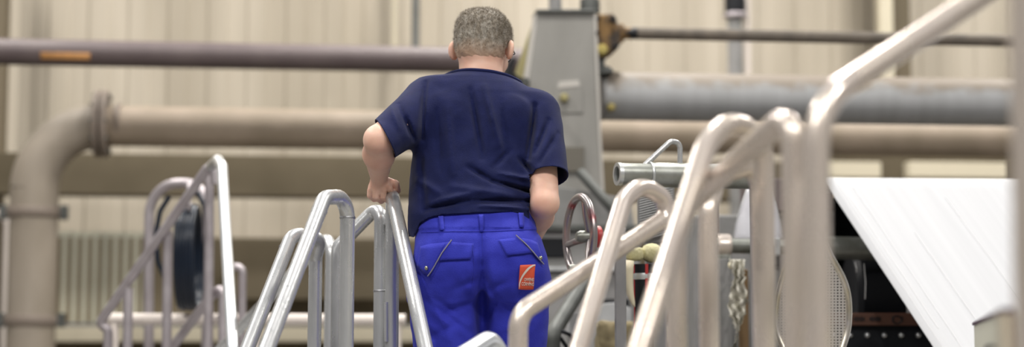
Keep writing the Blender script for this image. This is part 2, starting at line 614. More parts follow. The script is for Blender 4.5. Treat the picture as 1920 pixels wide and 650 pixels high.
SHIRT_FOLDS = [(797, 150, 792, 262, -.006, .009), (882, 168, 905, 300, -.007, .013), (908, 160, 935, 275, .005, .013), (940, 190, 948, 290, -.003, .012),
               (1003, 195, 990, 300, -.008, .011), (1028, 225, 1004, 290, -.006, .009), (1045, 250, 1012, 310, -.004, .008),
               (838, 190, 852, 330, .004, .016), (820, 210, 826, 320, -.003, .012),
               (880, 318, 925, 345, -.006, .009), (925, 318, 955, 285, -.004, .010), (925, 345, 998, 362, -.007, .008), (935, 330, 1000, 340, .004, .009),
               (810, 385, 900, 366, .004, .011), (800, 398, 880, 383, -.006, .008), (880, 383, 990, 380, -.006, .008), (900, 392, 992, 396, .004, .007),
               (790, 300, 800, 400, -.003, .012), (975, 300, 1002, 332, -.005, .009), (786, 340, 830, 370, .004, .014), (850, 355, 960, 372, .003, .012),
               (750, 200, 770, 255, -.004, .010), (735, 205, 752, 250, .003, .008), (765, 230, 778, 265, -.006, .008)]
PANT_FOLDS = [(904, 430, 904, 520, -.006, .008), (904, 500, 905, 700, -.030, .017), (803, 566, 880, 622, -.009, .010), (815, 580, 870, 640, .006, .012), (908, 515, 930, 562, -.007, .009), (930, 560, 912, 605, -.007, .010), (775, 500, 800, 530, -.005, .009), (850, 500, 890, 560, .004, .014), (795, 640, 850, 610, -.006, .009), (815, 560, 875, 600, -.006, .010), (830, 590, 895, 560, -.005, .010),
              (790, 600, 850, 640, .004, .012), (930, 560, 980, 590, -.005, .010), (915, 545, 950, 530, -.006, .009), (860, 540, 895, 525, -.006, .009),
              (940, 620, 1000, 600, .005, .010), (792, 470, 800, 560, -.003, .010), (845, 610, 880, 650, -.005, .010), (780, 560, 800, 620, -.004, .008),
              (880, 460, 884, 545, .003, .012), (925, 460, 922, 545, .003, .012)]


def wob(P, a, f):
    return a * (np.sin(P[:, 0] * f + 1.3 * np.sin(P[:, 2] * f * 0.7)) * np.sin(P[:, 2] * f * 0.8 + 1.0 + 0.9 * np.sin(P[:, 0] * f * 0.6)))


def f_shirt(P):
    d = loft(P, ST_SHIRT)
    dl = np.minimum(cone(P, SL[0], SL[1], .083, .060), cone(P, SL[1], SL[1] + (SL[1] - SL[0]) * 0.35, .060, .060))
    d = smin(d, dl, .035)
    dr = np.minimum(cone(P, SR[0], SR[1], .074, .058), cone(P, SR[1], SR[1] + (SR[1] - SR[0]) * 0.25, .058, .060))
    d = smin(d, dr, .030)
    # shoulder blades
    d = smin(d, ell(P, W(835, 225, 5.03), (.055, .03, .075)), .03)
    d = smin(d, ell(P, W(962, 230, 5.03), (.055, .03, .075)), .03)
    back = np.clip((5.12 - P[:, 1]) / 0.06, 0, 1)
    w = folds(P, [(a, b, c, e, f, g * .78) for a, b, c, e, f, g in SHIRT_FOLDS], 5.02) * back
    w = w * 2.8 + wob(P, .0012, 34) + wob(P[:, [2, 1, 0]], .0006, 80)
    return d - w


def f_pants(P):
    d = loft(P, ST_PANTS, e=2.5)
    gl_ = np.minimum(ell(P, W(846, 497, 4.925), (.095, .085, .105)), ell(P, W(960, 497, 4.925), (.095, .085, .105)))
    d = smin(d, gl_, .05)
    d = smin(d, cone(P, W(905, 520, 5.0), W(905, 560, 5.0), .075, .03), .04)
    for H, K, A_ in ((HL, KL, AL), (HR, KR, AR)):
        leg = smin(cone(P, H, K, .110, .097), cone(P, K, A_ + Vector((0, 0, -.02)), .097, .076), .03)
        d = smin(d, leg, .03)
    back = np.clip((5.02 - P[:, 1]) / 0.06, 0, 1)
    w = folds(P, PANT_FOLDS, 4.9) * 1.25 * back + wob(P, .003, 30) + wob(P[:, [2, 1, 0]], .0012, 80)
    zb = W(900, 430, 4.9).z
    w += .0035 * np.clip((P[:, 2] - zb) / .004, 0, 1)
    return d - w


HC = W(906, 82, 5.215)
HROT = np.array((Matrix.Rotation(math.radians(-14), 3, 'Z') @ Matrix.Rotation(math.radians(-10), 3, 'X') @ Matrix.Rotation(math.radians(2), 3, 'Y')))


def hl(x, y, z):
    return Vector(A3(HC) + HROT @ np.array([x, y, z]))


def sup(P, c, r, R, e=2.5):
    q = np.abs((P - A3(c)) @ R / np.array(r)) ** e
    return (q.sum(1) ** (1 / e) - 1) * min(r)


def f_head(P):
    d = sup(P, hl(0, 0, 0.0), (.074, .095, .092), HROT, 2.3)
    d = smin(d, ell(P, hl(0, .045, -.055), (.058, .062, .085), HROT), .03)      # face and jaw
    d = smin(d, ell(P, hl(0, .088, -.115), (.024, .018, .02), HROT), .02)       # chin
    d = smin(d, ell(P, hl(0, .094, .012), (.045, .012, .012), HROT), .015)      # brow
    d = smin(d, cone(P, hl(0, .10, -.005), hl(0, .122, -.042), .008, .013), .012)   # nose
    for s in (-1, 1):
        d = np.maximum(d, -ell(P, hl(.032 * s, .108, -.008), (.018, .014, .012), HROT))
        d = smin(d, ell(P, hl(.040 * s, .078, -.042), (.02, .02, .018), HROT), .02)
        ear = ell(P, hl(.090 * s, -.008, -.024), (.010, .021, .032), HROT @ np.array(Matrix.Rotation(math.radians(36 * s), 3, 'Z')))
        ear = np.maximum(ear, -ell(P, hl(.099 * s, .008, -.024), (.008, .011, .020), HROT))
        d = smin(d, ear, .008)
    d = smin(d, ell(P, hl(0, .100, -.078), (.024, .011, .007), HROT), .006)     # lips
    d = smin(d, ell(P, hl(0, .098, -.088), (.020, .011, .007), HROT), .005)
    return d


def hand(P, wrist, palm_c, palm_r, R, fingers, thumb, k=.012):
    d = ell(P, palm_c, palm_r, R)
    d = smin(d, cone(P, wrist, palm_c, .022, .022), .02)
    for f in fingers:
        g = None
        for (a, b, ra, rb) in f:
            c = cone(P, a, b, ra, rb)
            g = c if g is None else np.minimum(g, c)
        d = smin(d, g, .005)
    for (a, b, ra, rb) in thumb:
        d = smin(d, cone(P, a, b, ra, rb), .006)
    return d


# left hand: laid over the rounded top of the handrail, fingers curled down and round it
LF = []
for i, (kx, ky, jx, jy, tx, ty) in enumerate([(694, 357, 693, 367, 702, 375), (706, 358, 706, 370, 715, 378), (719, 357, 720, 369, 727, 376), (731, 353, 735, 361, 741, 365)]):
    K_, J_, T_ = W(kx, ky, 5.085 - .004 * i), W(jx, jy, 5.085), W(tx, ty, 5.105)
    r0 = (.0085, .0092, .0092, .0088)[i]
    LF.append([(W(kx + (712 - kx) * .4, 346, 5.09), K_, .011, r0 + .001), (K_, J_, r0 + .0005, r0), (J_, T_, r0, r0 - .001)])
LT = [(W(726, 340, 5.10), W(741, 345, 5.095), .014, .012), (W(741, 345, 5.095), W(746, 357, 5.10), .0115, .010)]
RF = []
for i in range(4):
    b0 = WR + Vector((-.02 - .004 * i, .085, .022 - .017 * i))
    k1 = b0 + Vector((-.020, .030, -.006))
    t1 = k1 + Vector((-.028, .004, -.008))
    RF.append([(WR + Vector((-.008, .03, .008 - .006 * i)), b0, .012, .0095), (b0, k1, .0095, .009), (k1, t1, .009, .008)])
RT = [(WR + Vector((-.015, .03, .02)), WR + Vector((-.045, .05, .035)), .013, .011), (WR + Vector((-.045, .05, .035)), WR + Vector((-.06, .075, .03)), .011, .009)]


def f_body(P):
    d = loft(P, ST_SHIRT[3:], -.032)
    d = smin(d, loft(P, ST_PANTS[:-2], -.022), .03)
    for H, K, A_, in ((HL, KL, AL), (HR, KR, AR)):
        d = smin(d, smin(cone(P, H + Vector((.02 if H is HR else -.02, .01, 0)), K, .070, .056), cone(P, K, A_, .060, .038), .02), .03)
        d = smin(d, cone(P, A_, A_ + Vector((0, .03, -.06)), .038, .036), .02)
        d = smin(d, cone(P, A_ + Vector((0, -.02, -.065)), A_ + Vector((0, .14, -.075)), .032, .022), .02)
    neck = smin(cone(P, W(904, 175, 5.16), hl(0, -.012, -.06), .070, .064), cone(P, hl(0, -.005, -.07), hl(0, .03, -.08), .06, .05), .02)
    d = smin(d, neck, .03)
    d = smin(d, ell(P, hl(0, -.045, -.045), (.062, .044, .042), HROT), .02)
    d = smin(d, f_head(P), .012)
    # arms
    d = smin(d, smin(cone(P, SL[0], EL, .056, .043), smin(cone(P, EL, EL.lerp(WL, .35), .041, .0455), cone(P, EL.lerp(WL, .35), WL, .0455, .0235), .015), .012), .02)
    d = smin(d, cone(P, EL + Vector((-.004, -.018, -.004)), EL + Vector((0, -.012, .004)), .028, .028), .02)
    d = smin(d, smin(cone(P, SR[0] + Vector((.004, 0, 0)), ER, .050, .041), smin(cone(P, ER, ER.lerp(WR, .3), .039, .041), cone(P, ER.lerp(WR, .3), WR, .041, .027), .015), .012), .02)
    hL = hand(P, WL, W(713, 350, 5.095), (.036, .022, .020), None, LF, LT)
    d = smin(d, hL, .012)
    hR = hand(P, WR, WR + Vector((-.012, .045, .0)), (.018, .045, .036), None, RF, RT)
    d = smin(d, hR, .012)
    return d


man = thing('person', Vector((-0.09, 5.03, DECK)), 'person seen from behind in navy T-shirt and royal blue trousers, hand on rail', 'person')
me = sdf_mesh('body', f_body, (-.48, 4.7, DECK + .0), (.22, 5.5, 2.72), .0045)
body = link('body', me, 'skin', man)

# shirt: closed surface, then opened at hem, neck and sleeves
me = sdf_mesh('shirt', f_shirt, (-.47, 4.68, 1.78), (.26, 5.42, 2.52), .005)
bm = bmesh.new()
bm.from_mesh(me)
bpy.data.meshes.remove(me)


def cut(bm, co, no, pick, warp=None):
    """drop what lies beyond the plane (side of `no`) among the faces picked"""
    if warp:
        for v in bm.verts:
            v.co.z += warp(v.co)
    fs = [f for f in bm.faces if pick(f.calc_center_median())]
    es = {e for f in fs for e in f.edges}
    vs = {v for f in fs for v in f.verts}
    bmesh.ops.bisect_plane(bm, geom=list(vs) + list(es) + fs, plane_co=co, plane_no=no, dist=1e-5)
    kill = [f for f in bm.faces if pick(f.calc_center_median()) and (f.calc_center_median() - co).dot(no) > 0]
    bmesh.ops.delete(bm, geom=kill, context='FACES')
    if warp:
        for v in bm.verts:
            v.co.z -= warp(v.co)


HEM = [(762, 440), (775, 444), (786, 418), (805, 408), (830, 403), (870, 401), (960, 397), (985, 404), (998, 425), (1006, 438)]
hx = [W(a, b, 4.92).x for a, b in HEM]
hz = [W(a, b, 4.92).z for a, b in HEM]
HEM0 = 1.95


def hemwarp(co):
    z = float(np.interp(co.x, hx, hz))
    k = min(1, max(0, (5.06 - co.y) / .06))
    return HEM0 - (z * k + (hz[0] + .01) * (1 - k))


cut(bm, Vector((0, 0, HEM0)), Vector((0, 0, -1)), lambda c: c.z < HEM0 + .2 and c.x < W(1009, 400, 5).x and c.x > W(750, 400, 5).x, hemwarp)
cut(bm, W(721, 260, 4.95), Vector((-.88, -.12, -.46)).normalized(), lambda c: (c - SL[1]).length < .30 and c.x < W(766, 300, 5).x and c.z < W(0,200,5).z)
nR = Vector((.25, -.45, -1)).normalized()
cut(bm, W(1030, 333, 4.985), Vector((.10, -.50, -1)).normalized(), lambda c: (c - SR[1]).length < .17 and (c.x > W(1008, 300, 5).x or (c.x > W(992, 300, 5).x and c.y < 5.02)) and c.z < W(1000, 300, 5).z)
NK = W(905, 139, 5.12)
cut(bm, W(905, 138, 5.12), Vector((.14, .30, 1)).normalized(), lambda c: (c - NK).length < .14 and c.x > W(850, 140, 5.1).x and c.x < W(958, 140, 5.1).x)
bmesh.ops.delete(bm, geom=[v for v in bm.verts if not v.link_faces], context='VERTS')
me = bpy.data.meshes.new('shirt')
bm.to_mesh(me)
bm.free()
shirt = link('shirt', me, 'shirt', man)
props(shirt, 'short-sleeved navy blue T-shirt')
for nm, ty in (('smooth', 'SMOOTH'), ('thick', 'SOLIDIFY')):
    md = shirt.modifiers.new(nm, ty)
    if ty == 'SMOOTH':
        md.factor = .5
        md.iterations = 2
    else:
        md.thickness = .003
        md.offset = -1

me = sdf_mesh('trousers', f_pants, (-.42, 4.68, .93), (.24, 5.4, 2.05), .005)
bm = bmesh.new()
bm.from_mesh(me)
bpy.data.meshes.remove(me)
cut(bm, Vector((0, 0, 1.0)), Vector((0, 0, -1)), lambda c: c.z < 1.1)
cut(bm, Vector((0, 0, W(0, 388, 5).z)), Vector((0, 0, 1)), lambda c: c.z > 1.9)
me = bpy.data.meshes.new('trousers')
bm.to_mesh(me)
bm.free()
bvh = BVHTree.FromPolygons([v.co.copy() for v in me.vertices], [list(p.vertices) for p in me.polygons])
trousers = link('trousers', me, 'trousers', man)
props(trousers, 'royal blue work trousers with flap pockets')
md = trousers.modifiers.new('smooth', 'SMOOTH')
md.factor = .5
md.iterations = 2
md = trousers.modifiers.new('thick', 'SOLIDIFY')
md.thickness = .003
md.offset = -1


def onto(px, py, off):
    d = ray(px, py).normalized()
    h = bvh.ray_cast(CAM, d)
    if h[0] is None:
        h = bvh.find_nearest(W(px, py, 4.9))
    n = h[1]
    if n.dot(d) > 0:
        n = -n
    return h[0] + n * off


def lerp_poly(pl, t):
    k = t * (len(pl) - 1)
    i = min(int(k), len(pl) - 2)
    f = k - i
    return (pl[i][0] * (1 - f) + pl[i + 1][0] * f, pl[i][1] * (1 - f) + pl[i + 1][1] * f)


def patch(name, top, bot, m, parent, off=.003, n=10, k=6, thick=.002):
    """a piece of cloth sewn on the trousers, following their surface"""
    bm = bmesh.new()
    g = []
    for j in range(k + 1):
        row = []
        for i in range(n + 1):
            a, b = lerp_poly(top, i / n), lerp_poly(bot, i / n)
            t = j / k
            row.append(bm.verts.new(onto(a[0] * (1 - t) + b[0] * t, a[1] * (1 - t) + b[1] * t, off)))
        g.append(row)
    for j in range(k):
        for i in range(n):
            bm.faces.new((g[j][i], g[j + 1][i], g[j + 1][i + 1], g[j][i + 1]))
    me = bpy.data.meshes.new(name)
    bm.to_mesh(me)
    bm.free()
    o = link(name, me, m, parent)
    md = o.modifiers.new('thick', 'SOLIDIFY')
    md.thickness = thick
    md.offset = 0
    return o


def strip(name, pl, r, m, parent, off=.003, n=14):
    pts = [onto(*lerp_poly(pl, i / n), off) for i in range(n + 1)]
    return tube(name, pts, r, m, parent, sides=8)


# pocket flaps, belt loops, piping, snaps on the seat of the trousers
f1 = patch('pocket_flap', [(838, 455), (862, 456), (887, 458)], [(822, 488), (850, 487), (882, 485)], 'trousers', trousers, .006)
f2 = patch('pocket_flap', [(935, 451), (952, 449), (968, 447)], [(951, 479), (972, 477), (996, 474)], 'trousers', trousers, .006)
strip('piping', [(847, 452), (828, 478), (818, 497), (806, 516)], .0018, 'piping', trousers, .009)
strip('piping', [(966, 444), (985, 461), (1001, 479), (1015, 496)], .0018, 'piping', trousers, .009)
patch('side_pocket', [(790, 462), (808, 458), (838, 455)], [(784, 498), (796, 512), (806, 516)], 'trousers', trousers, .004)
patch('side_pocket', [(975, 447), (992, 450), (1006, 456)], [(1014, 494), (1016, 494), (1017, 492)], 'trousers', trousers, .004)
for lp in (([(823, 408), (832, 407)], [(826, 434), (834, 433)]), ([(898, 404), (906, 404)], [(899, 436), (907, 436)]), ([(970, 401), (979, 401)], [(973, 427), (981, 427)])):
    patch('belt_loop', lp[0], lp[1], 'trousers', trousers, .006, 2, 6, .003)
strip('seam', [(790, 436), (850, 434), (904, 434), (960, 432), (1004, 430)], .0012, 'trousers_seam', trousers, .001, 24)
strip('seam', [(904, 436), (905, 470), (905, 505)], .0012, 'trousers_seam', trousers, .001)
strip('seam', [(885, 458), (889, 500), (884, 545)], .0009, 'trousers_seam', trousers, .001)
for (sx, sy) in ((803, 502), (1010, 484)):
    p = onto(sx, sy, .007)
    nrm = (p - onto(sx, sy, 0)).normalized()
    lathe('snap', [(0, .006), (.002, .006), (.004, .004), (.005, .002)], p, nrm, 'snap', trousers, 16)
# the sewn emblem: red field, pale arc, two lines of small print
em = patch('emblem', [(974.5, 496.5), (988, 496), (1001.5, 496)], [(971, 540), (984, 540.5), (998, 540)], 'patch_red', trousers, .006, 8, 10, .002)


def emb(u, v):
    x = (974.5 - 3.5 * v) + u * 27
    return (x, 496.3 + 44 * v)


bm = bmesh.new()
arc = []
for i in range(15):
    t = i / 14
    u = 0.93 * (1 - math.sin(t * math.pi / 2)) + .02
    v = 0.02 + 0.93 * (1 - math.cos(t * math.pi / 2)) ** .9
    wd = .05 + .04 * math.sin(math.pi * t)
    a, b = emb(u + wd * .4, v + wd * .5), emb(u - wd * .4 if i < 14 else u, v - wd * .4)
    arc.append((bm.verts.new(onto(*a, .0085)), bm.verts.new(onto(*b, .0085))))
for i in range(14):
    bm.faces.new((arc[i][0], arc[i][1], arc[i + 1][1], arc[i + 1][0]))
ao = bm_link('emblem_arc', bm, 'patch_white', em)
md = ao.modifiers.new('thick', 'SOLIDIFY')
md.thickness = .0008


def lettering(name, txt, u0, u1, v0, v1, m, parent, place):
    cu = bpy.data.curves.new(name, 'FONT')
    cu.body = txt
    cu.resolution_u = 3
    cu.offset = 0.012
    t = bpy.data.objects.new(name, cu)
    C.objects.link(t)
    dg = bpy.context.evaluated_depsgraph_get()
    me = bpy.data.meshes.new_from_object(t.evaluated_get(dg))
    bpy.data.objects.remove(t)
    xs = [v.co.x for v in me.vertices]
    ys = [v.co.y for v in me.vertices]
    x0, x1, y0, y1 = min(xs), max(xs), min(ys), max(ys)
    for v in me.vertices:
        uu = u0 + (v.co.x - x0) / (x1 - x0) * (u1 - u0)
        vv = v1 - (v.co.y - y0) / (y1 - y0) * (v1 - v0)
        v.co = place(uu, vv)
    o = link(name, me, m, parent, False)
    md = o.modifiers.new('thick', 'SOLIDIFY')
    md.thickness = .0006
    return o


lettering('emblem_lettering', 'OWENS', .34, .96, .52, .66, 'patch_white', em, lambda u, v: onto(*emb(u, v), .0085))
lettering('emblem_lettering', 'CORNING', .18, .98, .70, .84, 'patch_white', em, lambda u, v: onto(*emb(u, v), .0085))

# collar of the shirt
cp = []
NC = W(905, 138, 5.12)
nn = Vector((.14, .30, 1)).normalized()
NC = NC + Vector((0, .05, -.015))
uu = nn.cross(Vector((0, 1, 0))).normalized()
vv = nn.cross(uu)
for i in range(40):
    a = 2 * math.pi * i / 40
    d = uu * math.cos(a) + vv * math.sin(a)
    # walk outward to the shirt's neck opening: first solid value of the shirt field
    lo_, hi_ = .03, .12
    f = lambda r: float(f_shirt(np.array([A3(NC + d * r - nn * .003)]))[0])
    for _ in range(18):
        md_ = (lo_ + hi_) / 2
        if f(md_) < 0: lo_ = md_
        else: hi_ = md_
    cp.append(NC + d * (lo_ + .001) - nn * .003)
tube('collar', cp, .0062, 'shirt', shirt, sides=10, closed=True)

# hair: a close cap plus short strands
def f_hair(P):
    q = (P - A3(HC)) @ HROT
    d = sup(P, hl(0, -.002, .004), (.0815, .101, .0955), HROT, 2.9)
    d = smin(d, ell(P, hl(0, -.045, -.045), (.060, .048, .045), HROT), .02)
    d = d - (.0016 * np.sin(q[:, 0] * 210 + 3 * np.sin(q[:, 2] * 90)) * np.sin(q[:, 2] * 160 + q[:, 1] * 100))
    d = d + .0055 * np.clip((-.015 - q[:, 2]) / .06, 0, 1)
    hair_lo = -.083 + .30 * np.abs(q[:, 0]) + .0 * q[:, 1] + np.clip(q[:, 1] + .02, 0, 1) * .5
    d = np.maximum(d, (hair_lo - q[:, 2]) * .8)
    d = np.maximum(d, (q[:, 1] - .062 - .25 * q[:, 2]) * .9)
    for s in (-1, 1):
        d = np.maximum(d, -ell(P, hl(.084 * s, .004, -.030), (.022, .026, .036), HROT))
    return d


me = sdf_mesh('hair', f_hair, A3(HC) - .15, A3(HC) + .16, .0035)
hb = bmesh.new()
hb.from_mesh(me)
bpy.data.meshes.remove(me)
cap = [(f.calc_center_median(), f.normal.copy()) for f in hb.faces]
hb.normal_update()
cap = [(f.calc_center_median(), f.normal.copy()) for f in hb.faces]
me = bpy.data.meshes.new('hair')
hb.to_mesh(me)
hb.free()
hair = link('hair', me, 'hair', man)
props(hair, 'short greying brown hair')
random.seed(3)
bm = bmesh.new()
inv = HROT.T
for c, nr in random.choices(cap, k=15000):
    q = inv @ (A3(c) - A3(HC))
    if nr.dot(Vector(HROT @ np.array([0, 0, -1.]))) > .55 or q[1] > .06:
        continue
    ln = (.0035 + .007 * min(1, max(0, (q[2] + .05) / .09))) * random.uniform(.6, 1.3)
    d = (nr + Vector((random.uniform(-.5, .5), random.uniform(-.5, .5), random.uniform(-.6, .5)))).normalized()
    s = d.orthogonal().normalized() * .0006
    t = d.cross(s)
    c = c + Vector([random.uniform(-.002, .002) for _ in range(3)]) - nr * .001
    vs = [bm.verts.new(c + s), bm.verts.new(c - s * .5 + t * .87), bm.verts.new(c - s * .5 - t * .87), bm.verts.new(c + d * ln)]
    for a, b in ((0, 1), (1, 2), (2, 0)):
        bm.faces.new((vs[a], vs[b], vs[3]))
me = bpy.data.meshes.new('strands')
bm.to_mesh(me)
bm.free()
st = link('strands', me, 'hair', hair, False)
st['kind'] = 'stuff'
for s in (-1, 1):
    e_ = tube('eye', [hl(.032 * s, .088 + .004 * k, -.008) for k in range(4)], [.006, .0115, .0095, .003], 'eye', man, sides=16)
    ring('iris', hl(.032 * s, .0995, -.008), Vector(HROT @ np.array([0, 1., 0])), .0045, .002, 'iris', e_, 14)
for A_ in (AL, AR):
    bx = A_ + Vector((0, 0, -.11))
    bm = bmesh.new()
    sweep_bm(bm, [bx + Vector((0, -.075, .038)), bx + Vector((0, -.06, .046)), bx + Vector((0, 0, .05)), bx + Vector((0, .08, .042)), bx + Vector((0, .16, .034)), bx + Vector((0, .205, .026)), bx + Vector((0, .22, .02))],
             [.028, .042, .046, .046, .047, .034, .012], 16)
    sweep_bm(bm, [bx + Vector((0, -.01, .05)), bx + Vector((0, -.005, .13))], [.048, .05], 16)
    for v in bm.verts:
        v.co.z = max(v.co.z, bx.z + .004)
    sh = bm_link('shoe', bm, 'leather', man, True)

# safety glasses, sitting on the ears
sg = thing('safety_glasses', hl(0, .11, -.01), 'dark-framed glasses worn by the person in the navy T-shirt', 'glasses')
for s in (-1, 1):
    tube('temple', [hl(.064 * s, .110, .000), hl(.078 * s, .095, .000), hl(.083 * s, .01, .004), hl(.088 * s, -.012, -.008)], .002, 'black', sg, bend=.01, sides=8)
    lp = [hl(.033 * s + .028 * math.cos(t), .119 - .25 * (.028 * math.cos(t)) * s, -.008 + .017 * math.sin(t)) for t in [2 * math.pi * k / 24 for k in range(24)]]
    rm = tube('rim', lp, .0015, 'black', sg, sides=8, closed=True)
    bm = bmesh.new()
    bm.faces.new([bm.verts.new(p) for p in lp])
    ln_ = bm_link('lens', bm, 'clear', rm)
    md = ln_.modifiers.new('thick', 'SOLIDIFY')
    md.thickness = .002
tube('bridge', [hl(-.006, .119, -.004), hl(0, .121, -.001), hl(.006, .119, -.004)], .0016, 'black', sg, sides=8)
# ---------------------------------------------------------------- the hall
def plane_pt(u, n, z):
    """a point u metres along the building, n metres into it"""
    p = UB * u + NB * n
    return Vector((p.x, p.y, z))


WALLN = 13.2


def corrugated(name, n, u0, u1, z0, z1, pitch, depth, m, kind='structure', parent=None, base=None):
    bm = bmesh.new()
    prof = []
    u = u0
    while u < u1:
        for a, b in ((0, 0), (.42, 0), (.5, 1), (.92, 1)):
            prof.append((u + a * pitch, n - b * depth))
        u += pitch
    lo = [bm.verts.new(plane_pt(a, b, z0)) for a, b in prof]
    hi = [bm.verts.new(plane_pt(a, b, z1)) for a, b in prof]
    lo2 = [bm.verts.new(plane_pt(a, b + .04, z0)) for a, b in prof]
    hi2 = [bm.verts.new(plane_pt(a, b + .04, z1)) for a, b in prof]
    for i in range(len(prof) - 1):
        bm.faces.new((lo[i], lo[i + 1], hi[i + 1], hi[i]))
        bm.faces.new((lo2[i], hi2[i], hi2[i + 1], lo2[i + 1]))
        bm.faces.new((hi[i], hi[i + 1], hi2[i + 1], hi2[i]))
    o = bm_link(name, bm, m, parent, base=base)
    if kind: o['kind'] = kind
    return o


def st(o):
    o['kind'] = 'structure'
    return o


bm = bmesh.new()
vs = [bm.verts.new(p) for p in (Vector((-9, -3, -.1)), Vector((9, -3, -.1)), plane_pt(9.5, 14, -.1), plane_pt(-9, 14, -.1))]
f = bm.faces.new(vs)
r = bmesh.ops.extrude_face_region(bm, geom=[f])
for v in r['geom']:
    if isinstance(v, bmesh.types.BMVert):
        v.co.z += .1
st(bm_link('floor', bm, 'floor'))


def zz(py, n):
    return WB(960, py, n).z


def ubox(name, px0, px1, py0, py1, n, depth, m, parent=None, bevel=.004, base=None):
    """a box facing us on the building's plane n, spanning the given extent seen there"""
    a, b = WB(px0, py1, n), WB(px1, py0, n)
    xr = 400 if px1 - px0 > 600 and px0 < 1000 else min(max((px0 + px1) / 2, 0), 1750)
    a.z, b.z = WB(xr, py1, n).z, WB(xr, py0, n).z
    c = (a + b) / 2 + NB * depth / 2
    return box(name, c, (Vector((b.x, b.y, 0)) - Vector((a.x, a.y, 0))).length, depth, b.z - a.z, m, parent, RB, bevel, base)


z_mid = WB(400, 445, WALLN).z
corrugated('wall_back', WALLN, -8.5, 8.5, z_mid, 6.8, .30, .016, 'wall')
w2 = ubox('wall_back_lower', -1000, 2900, 445, 605, WALLN - .04, .15, 'wall_brown')
st(w2)
pl = WB(960, 606, WALLN)
st(box('wall_back_base', plane_pt(0, WALLN + .03, zz(640, WALLN) / 2), 17, .14, zz(640, WALLN), 'wall_brown', None, RB))
st(ubox('trim_ledge', -1000, 2900, 612, 640, WALLN - .25, .3, 'cream'))
st(ubox('trim_beam', -1000, 1500, 290, 366, 12.2, .25, 'beam'))
st(ubox('trim_beam_lower', 430, 1500, 452, 560, 12.9, .12, 'wall_brown'))
st(ubox('trim_column', -40, 17, -200, 650, 12.5, .2, 'wall_brown'))
corrugated('pale_shutter', WALLN - .12, WB(108, 500, WALLN).dot(UB), WB(275, 500, WALLN).dot(UB), zz(606, WALLN), zz(440, WALLN), .075, .007, 'pale_panel', None)
o = bpy.data.objects['pale_shutter']
o.name = 'wall_back_panel'
st(o)
# posts against the cladding
st(ubox('trim_post', 773, 788, -260, 92, 12.4, .12, 'grey_dark'))
st(ubox('trim_post_pale', 1655, 1668, -260, 292, 12.9, .1, 'cream'))
st(ubox('trim_post_pale_left', 735, 747, -260, 92, 12.9, .1, 'cream'))
st(ubox('trim_post_wide', 1660, 1700, -260, 330, 12.95, .08, 'wall_brown'))
# window-like pale openings under the pipe, right
st(ubox('trim_beam_right', 1500, 2900, 292, 345, 12.6, .15, 'beam'))
for k, (a, b) in enumerate(((1540, 1652), (1705, 1888))):
    st(ubox('trim_sill_%d' % (k + 1), a, b, 303, 332, 12.4, .12, 'cream'))

# ---------------------------------------------------------------- pipes along the hall
p0 = WB(68, 235, 11)
base = drop(p0, 0)
pp = thing('elbowed_pipe', base, 'thick beige pipe that rises at the far left and turns across the hall', 'pipe')
r = .127
bend = fillet([drop(p0, 2.0), p0, p0 + UB * 2], .40, 14)
pe = WB(200, 235, 11)
# straight riser, elbow, straight run
tube('riser', [drop(p0, 0), drop(p0, p0.z - .40)], .150, 'pipe_grey', pp, sides=32)
ppt = [p for p in bend if p.z > p0.z - .41 and (p - p0).dot(UB) < .41]
tube('elbow', ppt, [.150 - .012 * i / (len(ppt) - 1) for i in range(len(ppt))], 'pipe_grey', pp, sides=32)
tube('pipe_run', [p0 + UB * .38, p0 + UB * 8.5], r, 'pipe_beige', pp, sides=32)
fl = ring('flange', WB(184, 232, 11) - UB * 0 , UB, .215, .035, 'flange', pp)
fl2 = ring('flange', WB(198, 232, 11), UB, .215, .035, 'flange', pp)
for o_, c_ in ((fl, WB(184, 232, 11)), (fl2, WB(198, 232, 11))):
    pass
ring('collar', WB(222, 232, 11), UB, .135, .03, 'flange', pp)
bmh = bmesh.new()
for k in range(10):
    a = 2 * math.pi * k / 10
    c = WB(191, 232, 11) + NB * math.cos(a) * .182 + Vector((0, 0, 1)) * math.sin(a) * .182
    b_ = tube('bolt', [c - UB * .055, c + UB * .055], .012, 'grey_dark', pp, sides=8)
for zpy in (398, 600):
    c = WB(68, zpy, 11)
    c = drop(p0, c.z)
    ring('collar', c, Vector((0, 0, 1)), .167, .06, 'flange', pp)
    for s in (-1, 1):
        box('lug', c + UB * .185 * s, .05, .05, .09, 'grey_dark', pp, RB)

q = WB(-60, 95, 10.5)
q2 = WB(2000, 120, 10.5)
up_ = thing('overhead_pipe', drop(WB(0, 95, 10.5), 0), 'dark mauve grey pipe with an orange mark, running behind the head', 'pipe')
e0 = WB(-500, 93, 10.5)
dz = WB(0, 97, 10.5).z
p1, p2 = WB(-400, 97, 10.5), WB(1000, 97, 10.5)
p1.z = p2.z = dz
tube('pipe_run', [p1, p2], .080, 'pipe_mauve', up_, sides=28)
a, b = WB(80, 100, 10.5), WB(172, 103, 10.5)
a.z = b.z = dz
bm = bmesh.new()
for i in range(2):
    pass
rows = []
for k in range(7):
    th = math.radians(-38 + 30 * k / 6)
    d = -NB * math.cos(th) + Vector((0, 0, math.sin(th)))
    rows.append((bm.verts.new(a + d * .0815), bm.verts.new(b + d * .0815)))
for k in range(6):
    bm.faces.new((rows[k][0], rows[k][1], rows[k + 1][1], rows[k + 1][0]))
o = bm_link('marking_band', bm, 'orange_tape', up_, True)
props(o, 'orange marking band')
md = o.modifiers.new('t', 'SOLIDIFY')
md.thickness = .003
for xs_ in (-150, 885):
    c = WB(xs_, 97, 10.5)
    tube('support', [drop(c, 0), Vector((c.x, c.y, dz - .07))], .03, 'grey_dark', up_, sides=12)

